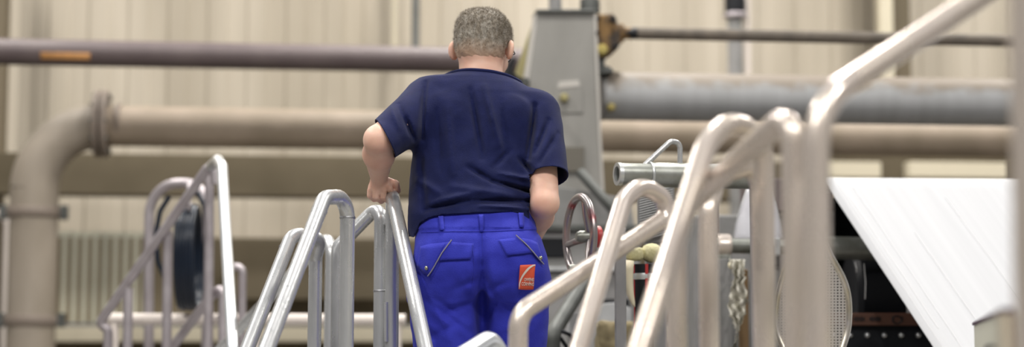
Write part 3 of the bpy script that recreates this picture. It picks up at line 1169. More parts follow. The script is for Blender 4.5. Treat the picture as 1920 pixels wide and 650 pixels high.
# small things at the left edge behind the riser
sp = thing('thin_pipe', drop(WB(14, 400, 11.5), 0), 'thin pale pipe with a bend at the far left edge', 'pipe')
tube('pipe_run', [WB(-200, 402, 11.5), WB(16, 402, 11.5), drop(WB(16, 500, 11.5), 0)], .03, 'pinkwhite', sp, bend=.08)

# post with a joint, right of the column
jp = thing('jointed_post', drop(WB(1378, 60, 11.8), 0), 'grey pipe post with a dark joint behind the thin rod', 'post')
c = WB(1378, 60, 11.8)
tube('post', [drop(c, 0), drop(c, 6.5)], .055, 'grey_mid', jp, sides=20)
ring('joint', WB(1378, 12, 11.8), Vector((0, 0, 1)), .075, .16, 'black', jp)
ring('joint_flange', WB(1378, 30, 11.8), Vector((0, 0, 1)), .085, .03, 'galv_far', jp)
tube('conduit', [drop(c + UB * .09, 0), drop(c + UB * .09, 6.5)], .022, 'pinkwhite', jp, sides=12)

# ---------------------------------------------------------------- the forming machine
N1 = 8.3
col = thing('machine_column', drop(WB(1060, 300, N1 + .2), 0), 'tapered dusty grey machine column behind the right shoulder', 'machine')


def quadprism(name, P4, n, depth, m, parent, bevel=.004):
    return poly_prism(name, [WB(x, y, n) for x, y in P4], NB * depth, m, parent, bevel)


zf = WB(1000, 655, N1)
quadprism('casting', [(1010, 20), (1114, 20), (1122, 240), (1132, 420), (1138, 660), (925, 660), (962, 350), (985, 200)], N1, .13, 'tower', col)
quadprism('edge_strip', [(1004, 24), (1011, 24), (986, 200), (962, 352), (950, 352), (976, 200)], N1 + .01, .10, 'tower_edge', col)
quadprism('edge_strip', [(1113, 24), (1119, 24), (1127, 240), (1137, 420), (1131, 420), (1122, 240)], N1 - .012, .03, 'tower_edge', col)
quadprism('top_plate', [(1006, 17), (1118, 17), (1118, 23), (1006, 23)], N1 - .02, .17, 'grey_dark', col)
rb_ = quadprism('recess_shade', [(1058, 275), (1096, 275), (1096, 322), (1058, 322)], N1 - .015, .03, 'slot', col)  # raised dark plate; the shade of a hollow is in its colour
cv = quadprism('cover_plate', [(1040, 158), (1092, 158), (1094, 212), (1036, 212)], N1 - .006, .02, 'tower', col)
quadprism('pale_smear', [(1048, 153), (1085, 150), (1088, 162), (1046, 166)], N1 - .009, .018, 'tower_edge', cv, .002)
lathe('plug', [(0, .022), (.02, .022), (.035, .014)], WB(1057, 184, N1 - .004), -NB, 'olive', cv)
c = WB(1041, 10, N1 + .065)
tube('stub', [c - Vector((0, 0, .05)), drop(c, c.z + 1.6)], .032, 'grey_mid', col, sides=20)
c = WB(1106, 12, N1 + .065)
ring('stub_clamp', c, Vector((0, 0, 1)), .05, .07, 'grey_dark', col)
tube('stub', [c - Vector((0, 0, .05)), drop(c, c.z + 1.6)], .024, 'grey_dark', col, sides=16)
c = WB(1000, 100, N1)
quadprism('foot', [(925, 660), (1138, 660), (1138, 760), (925, 760)], N1, .42, 'tower', col)
bpy.data.objects.remove(bpy.data.objects['foot'])
b0 = WB(925, 660, N1)
b1 = WB(1138, 660, N1)
poly_prism('foot', [drop(b0, 0), drop(b1, 0), Vector((b1.x, b1.y, b1.z + .01)), Vector((b0.x, b0.y, b0.z + .01))], NB * .13, 'tower', col)

ol = thing('slanted_guard', drop(WB(985, 100, N1 + .25), 0), 'olive slanted plate leaning behind the grey column', 'guard')
poly_prism('plate', [WB(x, y, N1 + .25) for x, y in ((996, 50), (1012, 45), (1012, 260), (950, 260), (962, 150))], NB * .03, 'olive', ol)
a = WB(960, 260, N1 + .25)
b = WB(1005, 260, N1 + .25)
box('leg', (drop(a, 0) + b) / 2 + Vector((0, 0, 0)), .06, .05, b.z, 'grey_dark', ol, RB)
cl = thing('clamp_lever', WB(965, 145, N1 - .1), 'black clamp lever beside the ear of the person', 'lever')
cp_ = [WB(x, y, N1 - .1) for x, y in ((962, 105), (968, 112), (960, 130), (972, 143), (992, 150), (994, 158), (975, 160), (952, 152), (948, 138), (952, 120))]
poly_prism('lever', cp_, NB * .06, 'black', cl)
tube('pin', [WB(985, 153, N1 - .16), WB(985, 153, N1 + .02)], .02, 'grey_dark', cl)

gb = thing('gearbox', drop(WB(1140, 70, N1 + .2), WB(1140, 112, N1).z), 'rusty brown gear housing on the right face of the grey column', 'gearbox')
bm = bmesh.new()
P_ = [(1114, 26), (1150, 24), (1157, 32), (1158, 44), (1166, 52), (1164, 68), (1166, 80), (1158, 92), (1145, 100), (1138, 108), (1116, 110)]
rg = []
for k, (dd, sc_) in enumerate(((-.02, .9), (.02, 1), (.20, 1), (.24, .88))):
    cen = WB(1136, 68, N1 + .04)
    rg.append([bm.verts.new(cen + (WB(x, y, N1 + .04) - cen) * sc_ + NB * dd) for x, y in P_])
bm.faces.new(rg[0])
bm.faces.new(rg[-1][::-1])
for k in range(3):
    for i in range(len(P_)):
        j = (i + 1) % len(P_)
        bm.faces.new((rg[k][i], rg[k][j], rg[k + 1][j], rg[k + 1][i]))
bm_link('housing', bm, 'rust', gb, bevel=.006)
lathe('shaft_boss', [(0, .05), (.05, .048), (.055, .03), (.10, .03)], WB(1150, 62, N1 + .13), UB, 'rust', gb)
lathe('sight_glass', [(0, .028), (.02, .028), (.03, .018)], WB(1128, 94, N1 + .02), -NB, 'yellow', gb)
poly_prism('bracket', [WB(x, y, N1 + .05) for x, y in ((1116, 106), (1136, 106), (1134, 122), (1146, 126), (1152, 134), (1116, 140))], NB * .12, 'grey_dark', gb)
for (x, y) in ((1122, 34), (1148, 36), (1154, 86), (1120, 62)):
    c = WB(x, y, N1)
    tube('bolt', [c - NB * .02, c + NB * .05], .010, 'black', gb, sides=6)

rd = thing('drive_rod', drop(WB(1180, 62, N1 + .12), 0), 'thin dusty dark rod running right from the rusty gearbox', 'rod')
a = WB(1172, 62, N1 + .12)
b = Vector((0, 0, 0))
lz = a.z
A = WB(1190, 62, N1 + .12); A.z = lz
Bq = WB(2420, 62, N1 + .12); Bq.z = lz
lathe('coupling', [(-.035, .018), (0, .022), (.02, .030), (.05, .030)], A - UB * .03, UB, 'black', rd)
tube('rod', [A + UB * .01, Bq], .031, 'rod', rd, sides=20)
c = Bq - UB * .1
tube('support', [drop(c, 0), drop(c, lz - .02)], .05, 'grey_dark', rd)

rl = thing('steel_roller', drop(WB(1130, 178, N1 + .2), 0), 'large grey steel roller with brown dust, right of the column', 'roller')
A = WB(1127, 180, N1 + .2)
Bq = A + UB * 2.95
tube('barrel', [A, A + UB * .01, Bq], [.118, .123, .123], 'roller', rl, sides=40)
ring('end_ring', A + UB * .0, UB, .126, .02, 'grey_mid', rl)
lathe('oil_plug', [(0, .02), (.02, .02), (.03, .012)], A + UB * .03 - NB * .115 - Vector((0, 0, .075)), -NB, 'yellow', rl)
for u in (2.6,):
    c = A + UB * u
    box('stand', drop(c, (c.z - .12) / 2), .25, .3, c.z - .12, 'tower', rl, RB)

# machine base behind the man's right hip
mb = thing('machine_housing', drop(WB(1090, 600, 7.9), 0), 'grey machine base with a dark slot, beside the red handwheel', 'machine')
n = 7.7
a0, a1 = WB(985, 428, n), WB(1200, 428, n)
z1 = a0.z
box('housing', (drop(a0, z1 / 2) + drop(a1, z1 / 2)) / 2 + NB * .25, (a1 - a0).length, .5, z1, 'grey_mid', mb, RB, .01)
quadprism('top_lip', [(983, 421), (1202, 421), (1202, 432), (983, 432)], n - .03, .56, 'grey_dark', mb)
quadprism('slot', [(1012, 446), (1062, 446), (1062, 482), (1012, 482)], n - .012, .02, 'black', mb)  # both slots are raised black plates, inner shade put into the colour
quadprism('slot', [(1120, 560), (1180, 560), (1180, 590), (1120, 590)], n - .012, .02, 'black', mb)
quadprism('upper_cover', [(1040, 348), (1180, 372), (1190, 422), (1040, 422)], n + .1, .3, 'grey_mid', mb)
quadprism('rib', [(985, 500), (1200, 500), (1200, 508), (985, 508)], n - .03, .04, 'grey_pale', mb)

tube('strut', [WB(1087, 322, 7.78), WB(1150, 392, 7.66), WB(1168, 440, 7.69)], .024, 'grey_dark', mb)
ds2 = thing('black_strut', drop(WB(1030, 640, 6.2), 0), 'black slanted bar low beside the right trouser leg', 'strut')
tube('strut', [WB(1100, 520, 6.4), WB(1036, 625, 6.1), drop(WB(1030, 640, 6.1), 0)], .028, 'grey_dark', ds2, bend=.05)
# low clutter between leg and rail
lp = thing('mounting_bracket', drop(WB(1083, 600, 6.3), 0), 'pale grey upright bracket low behind the slanted rail', 'bracket')
quadprism('plate', [(1068, 585), (1088, 585), (1084, 625), (1064, 625)], 6.3, .03, 'grey_pale', lp)
c = WB(1078, 625, 6.3)
box('leg', drop(c, c.z / 2) + NB * .02, .05, .05, c.z, 'grey_mid', lp, RB)
for k, pts in enumerate((((1028, 615), (1050, 632), (1066, 655)), ((1030, 612), (1058, 622), (1075, 630)))):
    o = tube('cable', [WB(pts[0][0], pts[0][1], 6.12), WB(*pts[1], 6.1), WB(*pts[2], 6.12), drop(WB(pts[2][0] + 4, 700, 6.15), 0)], .007, 'black', None, bend=.04, sides=8, base=drop(WB(*pts[2], 6.15), 0))
    props(o, ('thin black cable drooping lowest beside the trouser leg', 'thin black cable crossing to the pale upright bracket')[k], 'cable', 'cables beside the trouser leg')

tb = thing('resin_block', drop(WB(1150, 625, 6.5), 0), 'tan crusted block low between two slanted rails', 'block')
bm = bmesh.new()
r_ = bmesh.ops.create_cube(bm, size=1)
bmesh.ops.subdivide_edges(bm, edges=bm.edges, cuts=5, use_grid_fill=True)
c = WB(1152, 632, 6.5)
random.seed(5)
for v in bm.verts:
    v.co = c + RB @ Vector((v.co.x * .13, v.co.y * .1, v.co.z * .12)) + Vector([random.uniform(-.006, .006) for _ in range(3)])
bm_link('crust', bm, 'tan', tb, True)
box('stand', drop(c, (c.z - .05) / 2), .12, .1, c.z - .05, 'grey_mid', tb, RB)
wl = thing('white_plate', drop(WB(1150, 585, 6.9), 0), 'pale grey plate sloping behind the tan block', 'plate')
poly_prism('plate', [WB(x, y, 6.9) for x, y in ((1112, 570), (1160, 566), (1184, 578), (1184, 605), (1112, 605))], NB * .05, 'grey_pale', wl)
c = WB(1150, 600, 6.9)
box('stand', drop(c, c.z / 2) + NB * .03, .1, .05, c.z, 'grey_mid', wl, RB)

# ---- spindle tube with its handle
spn = thing('steel_spindle', drop(WB(1400, 330, 5.6), 0), 'open-ended grey steel tube above the finned block', 'tube')
a, b = W(1158, 326, 5.3), W(1430, 332, 5.44)
d = (b - a).normalized()
L = (b - a).length
r = .034
bm = bmesh.new()
bm.free()
revolve('bore_end', [(.10, .020), (.0, .0245), (.0, r), (.004, r + .001), (.105, r + .001), (.106, .02)], a, d, 'steel_tube', spn, 36)
lo_ = revolve('lip', [(.012, .0243), (-.003, .0243), (-.003, r + .002), (.010, r + .002), (.012, .0243)], a, d, 'steel_lip', spn, 36, cap=False)
tube('barrel', [a + d * .105, a + d * .112, a + d * L], [r + .001, r + .005, r + .005], 'steel_tube', spn, sides=32)
ring('joint_ring', a + d * .108, d, r + .0075, .008, 'steel_lip', spn, 32)
c = b - d * .01
box('stand', drop(c, (c.z) / 2) + Vector((0, .02, 0)), .05, .06, c.z, 'grey_mid', spn, RB)
hd = tube('handle', [W(1206, 312, 5.33), W(1258, 264, 5.35), W(1275, 268, 5.37), W(1275, 312, 5.37)], .0085, 'galv', spn, bend=[.025, .02], sides=12)

fb = thing('finned_block', drop(W(1228, 440, 5.75), 0), 'pale finned metal block under the open-ended steel tube', 'block')
bm = bmesh.new()
for k in range(19):
    t = k / 18
    a1, b1 = W(1199, 366 + 84 * t, 5.655), W(1261, 350 + 84 * t, 5.655)
    dd = (b1 - a1)
    c = (a1 + b1) / 2
    box_bm(bm, c, dd.length, .012, .004, Matrix.Rotation(-math.atan2(dd.z, dd.x), 3, 'Y'))
bm_link('fins', bm, 'grey_pale', fb)
a1, b1 = W(1196, 455, 5.68), W(1264, 350, 5.68)
box('core', (a1 + b1) / 2 + Vector((0, .005, 0)), abs(b1.x - a1.x), .04, abs(b1.z - a1.z), 'grey_mid', fb)
c = W(1230, 446, 5.78)
box('stand', drop(c, c.z / 2) + Vector((0, .02, 0)), .07, .07, c.z, 'grey_mid', fb)

# ---- handwheel
hw = thing('handwheel', drop(W(1110, 452, 5.4), 0), 'worn chrome and red spoked handwheel right of the hip', 'handwheel')
hc = W(1087, 443, 5.35)
ax = Vector((math.sin(math.radians(72)), math.cos(math.radians(72)), 0)).normalized()
e1 = ax.cross(Vector((0, 0, 1))).normalized()
e2 = Vector((0, 0, 1))
R_ = .124
circ = [hc + (e1 * math.cos(2 * math.pi * k / 48) + e2 * math.sin(2 * math.pi * k / 48)) * R_ for k in range(48)]
tube('rim', circ, .0125, 'wheel', hw, closed=True, sides=14)
for k in range(3):
    th = math.radians(70 + 120 * k)
    dr = e1 * math.cos(th) + e2 * math.sin(th)
    tube('spoke', [hc + ax * .03 + dr * .02, hc + ax * .012 + dr * .07, hc + dr * .118], [.013, .011, .010], 'wheel', hw, sides=10)
lathe('hub', [(-.012, .012), (0, .018), (.045, .020), (.05, .018)], hc, ax, 'steel_tube', hw)
lathe('red_collar', [(.05, .03), (.056, .034), (.066, .034), (.07, .028)], hc, ax, 'red', hw)
lathe('spindle', [(.06, .015), (.09, .015), (.091, .024), (.13, .024)], hc, ax, 'grey_dark', hw)
kn = lathe('crank_handle', [(-.055, .008), (-.045, .011), (-.01, .009), (0, .006)], hc - e2 * .10 + e1 * .05, ax, 'steel_tube', hw)
c = hc + ax * .125
box('stand', drop(c, (c.z + .03) / 2) + Vector((0.01, 0, 0)), .035, .04, c.z + .03, 'grey_mid', hw)

# ---- pneumatic cylinder with its crusted cup and tusk-like guard
pc = thing('pneumatic_cylinder', drop(W(1206, 520, 5.5), 0), 'black cylinder with red stripe and metal clamp band', 'cylinder')
c = W(1206, 495, 5.5)
cr = .031
tube('barrel', [drop(c, 0), drop(c, c.z)], cr, 'black', pc, sides=28)
for px_, wd in ((1211, .010), (1189, .004)):
    s = W(px_, 500, 5.5).x - c.x
    s = max(-.0295, min(.0295, s))
    yy = -math.sqrt(cr * cr - s * s)
    box('stripe', Vector((c.x + s, c.y + yy, c.z / 2)), wd, .003, c.z, 'red', pc, Matrix.Rotation(math.atan2(s, -yy) if False else math.asin(s / cr), 3, 'Z'), 0)
ring('clamp_band', W(1206, 518, 5.5), Vector((0, 0, 1)), cr + .002, .020, 'steel_lip', pc)
cu_ = thing('crusted_cup', W(1212, 494, 5.5), 'round cream cup crusted with resin on the black cylinder', 'cup')
bm = bmesh.new()
cc = W(1222, 474, 5.5)
bmesh.ops.create_icosphere(bm, subdivisions=4, radius=1)
random.seed(9)
for v in bm.verts:
    nn_ = v.co.normalized()
    bmp = 1 + .04 * math.sin(nn_.x * 17 + 2 * math.sin(nn_.z * 13)) * math.sin(nn_.z * 15 + nn_.y * 12)
    v.co = cc + Vector((nn_.x * .034 * bmp, nn_.y * .036 * bmp, (abs(nn_.z) ** .8 * (1 if nn_.z > 0 else -1)) * .031 * bmp))
bm_link('cup', bm, 'foam', cu_, True)
bm = bmesh.new()
bmesh.ops.create_icosphere(bm, subdivisions=4, radius=1)
cc = W(1190, 476, 5.49)
for v in bm.verts:
    nn_ = v.co.normalized()
    bmp = 1 + .07 * math.sin(nn_.x * 11 + 2 * math.sin(nn_.z * 9)) * math.sin(nn_.z * 14 + nn_.y * 9)
    s = lambda t: abs(t) ** .6 * (1 if t > 0 else -1)
    v.co = cc + Vector((s(nn_.x) * .028 * bmp, s(nn_.y) * .03 * bmp, s(nn_.z) * .022 * bmp))
bm_link('spill', bm, 'foam', cu_, True)
tk = thing('cream_guard', W(1180, 490, 5.46), 'long curved cream plastic tusk beside the black cylinder', 'guard')
bm = bmesh.new()
pts = [W(1181, 488, 5.46), W(1179, 505, 5.46), W(1179, 530, 5.46), W(1182, 552, 5.46), W(1187, 568, 5.46), W(1190, 575, 5.46)]
sweep_bm(bm, pts, [.014, .0145, .014, .0115, .007, .002], 20)
bm_link('tusk', bm, 'cream_plastic', tk, True)

# ---- long shaft with coupling
sh = thing('drive_shaft', drop(W(1450, 462, 6.0), 0), 'horizontal grey shaft with coupling, passing into the black bay', 'shaft')
y0 = 6.42
a, b = W(1335, 460, y0), W(1730, 468, y0 + .1)
d = (b - a).normalized()
L = (b - a).length
tube('shaft', [a, a + d * L], .028, 'steel_tube', sh, sides=28)
s0 = (W(1545, 466, y0) - a).length
tube('sleeve', [a + d * s0, a + d * L * .98], .044, 'steel_tube', sh, sides=28)
cpn = ring('coupling', a + d * .04, d, .045, .055, 'galv_warm', sh)
box('coupling_foot', a + d * .04 + Vector((0, 0, -.045)), .06, .07, .02, 'steel_tube', sh)
box('stand', drop(a, (a.z - .05) / 2) + d * .04, .06, .08, a.z - .05, 'grey_mid', sh)
cs = W(1458, 455, y0)
box('square_nut', a + d * (cs - a).length, .03, .066, .066, 'steel_lip', sh)
kb = lathe('knob', [(0, .001), (.003, .009), (.010, .0145), (.018, .009), (.021, .001)], W(1372, 497, 6.32) - Vector((0, .01, 0)), Vector((0, 1, 0)), 'cream_plastic', sh, sides=20)
tube('stem', [W(1372, 497, 6.33), W(1366, 477, 6.4)], .004, 'steel_tube', kb, sides=8)
props(kb, 'round white knob')
# grey bay behind it
gbay = thing('machine_cabinet', drop(W(1430, 600, 6.95), 0), 'grey machine cabinet behind the torn film', 'cabinet')
a, b = W(1300, 402, 6.95), W(1545, 402, 6.95)
box('housing', (drop(a, a.z / 2) + drop(b, b.z / 2)) / 2 + Vector((0, .3, 0)), b.x - a.x, .6, a.z, 'grey_mid', gbay, None, .01)
for (x0, x1, y0_, y1_) in ((1350, 1366, 520, 555), (1348, 1366, 570, 605), (1350, 1364, 618, 640), (1430, 1460, 470, 500)):
    a, b = W(x0, y1_, 6.94), W(x1, y0_, 6.94)
    box('slot', (a + b) / 2, b.x - a.x, .03, b.z - a.z, 'black', gbay)  # raised black block; the shade of a hole painted as its colour
a, b = W(1386, 660, 6.5), W(1402, 505, 6.5)
box('brown_strap', (a + b) / 2, b.x - a.x, .02, b.z - a.z, 'brown', gbay)
for o in list(gbay.children):
    if o.name.startswith('brown_strap'):
        o.parent = None
        o.location = gbay.location
        o.name = 'strap'
        off = drop((a + b) / 2, 0) - gbay.location
        o.data.transform(Matrix.Translation(-off))
        o.location = gbay.location + off
        props(o, 'brown upright strap behind the torn film', 'strap')
# extend the strap to the floor
st_ = bpy.data.objects['strap']
for v in st_.data.vertices:
    if v.co.z < 1.62:
        v.co.z = 0
up2 = thing('mauve_post', drop(W(1337, 400, 6.5), 0), 'mauve grey post between the spindle and the shaft coupling', 'post')
a, b = W(1330, 440, 6.45), W(1345, 350, 6.45)
box('post', drop((a + b) / 2, b.z / 2), b.x - a.x, .05, b.z, 'pipe_mauve', up2)
# crossbeam carrying things above the cabinet
cbm = thing('crossbeam', drop(W(1440, 360, 6.9), 0), 'mauve grey beam behind the clear pointed guard', 'beam')
a, b = W(1400, 395, 6.9), W(1560, 334, 6.9)
box('beam', (a + b) / 2 + Vector((0, .1, 0)), b.x - a.x, .2, b.z - a.z, 'pipe_mauve', cbm)
for x in (1410, 1550):
    c = W(x, 395, 6.95)
    box('leg', drop(c, c.z / 2) + Vector((0, .05, 0)), .06, .08, c.z, 'grey_mid', cbm)

# torn film hanging from the coupling
bm = bmesh.new()
random.seed(11)
NX, NY = 14, 40
grid = []
for j in range(NY + 1):
    t = j / NY
    cy = 486 + 170 * t
    xl = 1366 + 14 * math.sin(t * 9) * .5 + 12 * t + random.uniform(-2, 2)
    xr = 1402 - 6 * math.sin(t * 7 + 1) - 22 * t ** 1.5 + random.uniform(-3, 3)
    row = []
    for i in range(NX + 1):
        s = i / NX
        x = xl * (1 - s) + xr * s
        row.append(bm.verts.new(W(x, cy, 6.25 + .014 * math.sin(s * 14 + 5 * math.sin(t * 6)) + .008 * math.sin(t * 37 + s * 9))))
    grid.append(row)
for j in range(NY):
    for i in range(NX):
        bm.faces.new((grid[j][i], grid[j][i + 1], grid[j + 1][i + 1], grid[j + 1][i]))
o = bm_link('hanging_film', bm, 'film', None, True, base=W(1385, 488, 6.25))
props(o, 'torn crumpled pale film hanging below the shaft coupling', 'film')
md = o.modifiers.new('thick', 'SOLIDIFY')
md.thickness = .001

# clear pointed guard
cg = thing('clear_guard', W(1420, 447, 6.38), 'clear plastic pointed guard with pale rim above the shaft', 'guard')
top = [(1376, 446), (1380, 420), (1390, 385), (1402, 352), (1416, 338), (1432, 340), (1446, 362), (1458, 395), (1466, 425), (1470, 446)]
bm = bmesh.new()
NU = 12
rows = []
for k in range(NU + 1):
    t = k / NU
    z_ = 446 - (446 - 338) * t
    # half widths by height
    xs_l = [(446, 1376), (420, 1380), (385, 1390), (352, 1402), (338, 1418)]
    xl = float(np.interp(z_, [338, 352, 385, 420, 446], [1418, 1402, 1390, 1380, 1376]))
    xr = float(np.interp(z_, [338, 362, 395, 425, 446], [1424, 1446, 1458, 1466, 1470]))
    row = []
    for i in range(13):
        a = math.pi * i / 12
        x = (xl + xr) / 2 - math.cos(a) * (xr - xl) / 2
        row.append(bm.verts.new(W(x, z_, 6.38 - .09 * math.sin(a) * (xr - xl) / 94)))
    rows.append(row)
for j in range(NU):
    for i in range(12):
        bm.faces.new((rows[j][i], rows[j][i + 1], rows[j + 1][i + 1], rows[j + 1][i]))
o = bm_link('shell', bm, 'clear', cg, True)
md = o.modifiers.new('thick', 'SOLIDIFY')
md.thickness = .002
tube('rim', [W(x, y, 6.375) for x, y in top], .0035, 'galv', cg, sides=8)

# perforated guard with tubular rim
pg = thing('perforated_guard', drop(W(1522, 600, 5.5), 0), 'pale perforated sheet guard in a rounded tubular frame', 'guard')
OUT = [(1508, 425), (1532, 430), (1556, 478), (1580, 522), (1590, 560), (1590, 610), (1580, 650), (1560, 700), (1500, 712), (1478, 668), (1458, 625), (1454, 585), (1462, 540), (1480, 490)]


def catmull(pl, k=5):
    out = []
    n = len(pl)
    for i in range(n):
        p0, p1, p2, p3 = [Vector(pl[(i + j - 1) % n]) for j in range(4)]
        for s in range(k):
            t = s / k
            out.append(.5 * ((2 * p1) + (p2 - p0) * t + (2 * p0 - 5 * p1 + 4 * p2 - p3) * t * t + (3 * p1 - p0 - 3 * p2 + p3) * t ** 3))
    return out


oc = catmull(OUT)


def gy(x):
    return 5.45 + .0010 * abs(x - 1522)


rm = tube('rim', [W(p.x, p.y, gy(p.x)) for p in oc], .0115, 'guardrim', pg, closed=True, sides=12)


def inside(x, y):
    c = False
    n = len(oc)
    for i in range(n):
        a, b = oc[i], oc[i - 1]
        if (a.y > y) != (b.y > y) and x < (b.x - a.x) * (y - a.y) / (b.y - a.y) + a.x:
            c = not c
    return c


bm = bmesh.new()
cache = {}


def gv(x, y):
    k = (round(x * 4), round(y * 4))
    if k not in cache:
        cache[k] = bm.verts.new(W(x, y, gy(x)))
    return cache[k]


px_, py_ = 6.5, 5.5
j = 0
y = 420.0
while y < 712:
    x = 1450.0 + (px_ / 2 if j % 2 and False else 0)
    while x < 1595:
        if inside(x + px_ / 2, y + py_ / 2):
            xs = [x, x + 1.5, x + 5.0, x + px_]
            ys = [y, y + 1.5, y + 4.0, y + py_]
            for a in range(3):
                for b in range(3):
                    if a == 1 and b == 1:
                        continue
                    try:
                        bm.faces.new((gv(xs[a], ys[b]), gv(xs[a + 1], ys[b]), gv(xs[a + 1], ys[b + 1]), gv(xs[a], ys[b + 1])))
                    except ValueError:
                        pass
        x += px_
    y += py_
    j += 1
o = bm_link('perforated_sheet', bm, 'perf', pg)
md = o.modifiers.new('thick', 'SOLIDIFY')
md.thickness = .0015
c = W(1530, 706, 5.45)
tube('stem', [drop(c, 0), c], .014, 'guardrim', pg)

# black bay with drum and riveted plates
bb = thing('black_cabinet', drop(W(1700, 600, 6.9), 0), 'black machine bay with a row of rivets beneath the white web', 'cabinet')
a, b = W(1545, 400, 7.1), W(2100, 400, 7.1)
zt = W(1545, 368, 7.1).z
box('back_panel', Vector(((a.x + b.x) / 2, 7.15, zt / 2)), b.x - a.x, .05, zt, 'black_panel', bb)
a, b = W(1540, 608, 6.3), W(2000, 608, 6.3)
box('riveted_plate', Vector(((a.x + b.x) / 2, 6.33, a.z / 2)), b.x - a.x, .04, a.z, 'black_panel', bb)
bz0, bz1 = W(1700, 610, 6.28).z, W(1700, 586, 6.28).z
bbn = box('brown_strip', Vector(((a.x + b.x) / 2, 6.31, (bz0 + bz1) / 2)), b.x - a.x, .05, bz1 - bz0, 'brownband', bb)
props(bbn, 'red brown printed strip')
for (x0, x1) in ((1600, 1622), (1630, 1652), (1673, 1676), (1690, 1693)):
    a1, b1 = W(x0, 602, 6.28), W(x1, 593, 6.28)
    bm = bmesh.new()
    if x1 - x0 > 5:
        for q in range(5):
            box_bm(bm, Vector((a1.x + (b1.x - a1.x) * (q + .5) / 5, 6.283, (a1.z + b1.z) / 2)), .005, .004, (b1.z - a1.z) * (1 if q % 2 else .7))
    else:
        box_bm(bm, Vector(((a1.x + b1.x) / 2, 6.283, (a1.z + b1.z) / 2)), .004, .004, b1.z - a1.z)
    bm_link('print_mark', bm, 'black', bbn)
c0 = W(1682, 599, 6.283)
tube('print_ring', [c0 + Vector((math.cos(t) * .017, 0, math.sin(t) * .014)) for t in [2 * math.pi * k / 20 for k in range(20)]], .0022, 'black', bbn, closed=True, sides=6)
for x in range(1562, 1860, 32):
    c = W(x, 628, 6.31)
    lathe('rivet', [(0, .011), (.006, .009), (.010, .004)], c, Vector((0, -1, 0)), 'rivet', bb, 14)
bd = thing('black_drum', drop(W(1640, 540, 6.7), 0), 'large black drum inside the bay under the white web', 'drum')
c = W(1650, 560, 6.7)
lathe('drum', [(0, .17), (.02, .19), (1.2, .19)], c - Vector((.12, 0, 0)), Vector((1, .0, 0)), 'black', bd, sides=40)
tube('stand', [drop(c, 0), c - Vector((0, 0, .1))], .04, 'black', bd)
for k, (x0, y0_, x1, y1_) in enumerate(((1603, 495, 1606, 510), (1620, 498, 1622, 560), (1578, 600, 1582, 626))):
    o = tube('loose_fibre', [W(x0, y0_ - 4, 6.25), W(x0 + 3, (y0_ + y1_) / 2, 6.24), W(x1, y1_, 6.25)], .0012, 'white_thread', None, sides=6, base=W(x0, y0_, 6.25))
    props(o, ('short curled white fibre hanging under the shaft', 'long straight white fibre hanging under the shaft', 'white fibre near the row of rivets')[k], 'fibre')

# the white web of fibre mat running down toward us over a top roller
a, b = W(1543, 336, 6.35), W(1543, 336, 6.35) + Vector((2.4, .20, 0))
dn = W(1757, 660, 5.75) - a
wdir = b - a
bm = bmesh.new()
uvl = bm.loops.layers.uv.new('uv')
NV, NUU = 30, 24
rows = []
rr = .03
dnn = dn.normalized()
side = wdir.normalized()
nrm = side.cross(dnn).normalized()
if nrm.z < 0: nrm = -nrm
prof = []
# behind the roller, over the top, then down
for k in range(7):
    th = math.pi * .62 * (1 - k / 6)
    prof.append((Vector(nrm * (rr * math.cos(th)) - dnn * (rr * math.sin(th))) - nrm * rr, -rr * th))
back0 = prof[0][0]
prof.insert(0, (back0 + Vector((.1, 1.0, .10)), -1.1))
Lw = dn.length
for k in range(1, NV + 1):
    prof.append((dnn * (Lw * 1.75 * k / NV), Lw * 1.75 * k / NV))
for (off, vv_) in prof:
    rows.append([(bm.verts.new(a + off + wdir * (i / NUU)), (i / NUU, vv_)) for i in range(NUU + 1)])
for j in range(len(rows) - 1):
    for i in range(NUU):
        f = bm.faces.new((rows[j][i][0], rows[j][i + 1][0], rows[j + 1][i + 1][0], rows[j + 1][i][0]))
        for lp_, q in zip(f.loops, (rows[j][i], rows[j][i + 1], rows[j + 1][i + 1], rows[j + 1][i])):
            lp_[uvl].uv = q[1]
o = bm_link('fibre_web', bm, 'web', None, True, base=a)
props(o, 'wide white fibre mat sheet running down at the right', 'sheet')
md = o.modifiers.new('thick', 'SOLIDIFY')
md.thickness = .002
wr = thing('web_roller', drop(a + Vector((1.2, .1, 0)), 0), 'roller carrying the top fold of the white mat', 'roller')
ca = a - nrm * rr
tube('barrel', [ca + side * -.0, ca + side * 2.4], rr - .002, 'galv', wr)
for u in (.35, 2.1):
    c = ca + side * u
    tube('stand', [drop(c, 0) + Vector((0, .09, 0)), Vector((c.x, c.y + .05, c.z - .01))], .02, 'grey_mid', wr)
# fine raised fibres near the web's edge
web = o
for k, (s_, l0, l1) in enumerate(((.030, .02, 1.2), (.058, .10, .8), (.095, .05, 1.2), (.21, .3, .9), (.42, .1, 1.0))):
    pts = []
    for q in range(25):
        t = l0 + (l1 - l0) * q / 24
        pts.append(a + side * (s_ + .0007 * math.sin(t * 23 + k)) + dnn * t + nrm * .0012)
    tube('raised_strand', pts, .0016, 'cream_plastic' if False else 'web_strand', web, sides=6)

# pale box at the lower right corner
bx_ = thing('control_box', drop(W(1880, 640, 4.2), 0), 'pale grey box with dark plum top edge at the lower right corner', 'box')
bx_.location = Vector((.95, 3.4, DECK))
NC_, FC_ = W(1881, 585, 2.5), W(1826, 609, 4.4)
ztop = NC_.z
FC_.z = ztop
fdir = Vector((FC_.x - NC_.x, FC_.y - NC_.y, 0)).normalized()
Zv = Vector((0, 0, 1))
h_ = ztop - DECK


def prism(name, foot, z0, z1, m, parent, bevel=.002):
    return poly_prism(name, [Vector((p.x, p.y, z0)) for p in foot], Vector((0, 0, z1 - z0)), m, parent, bevel)


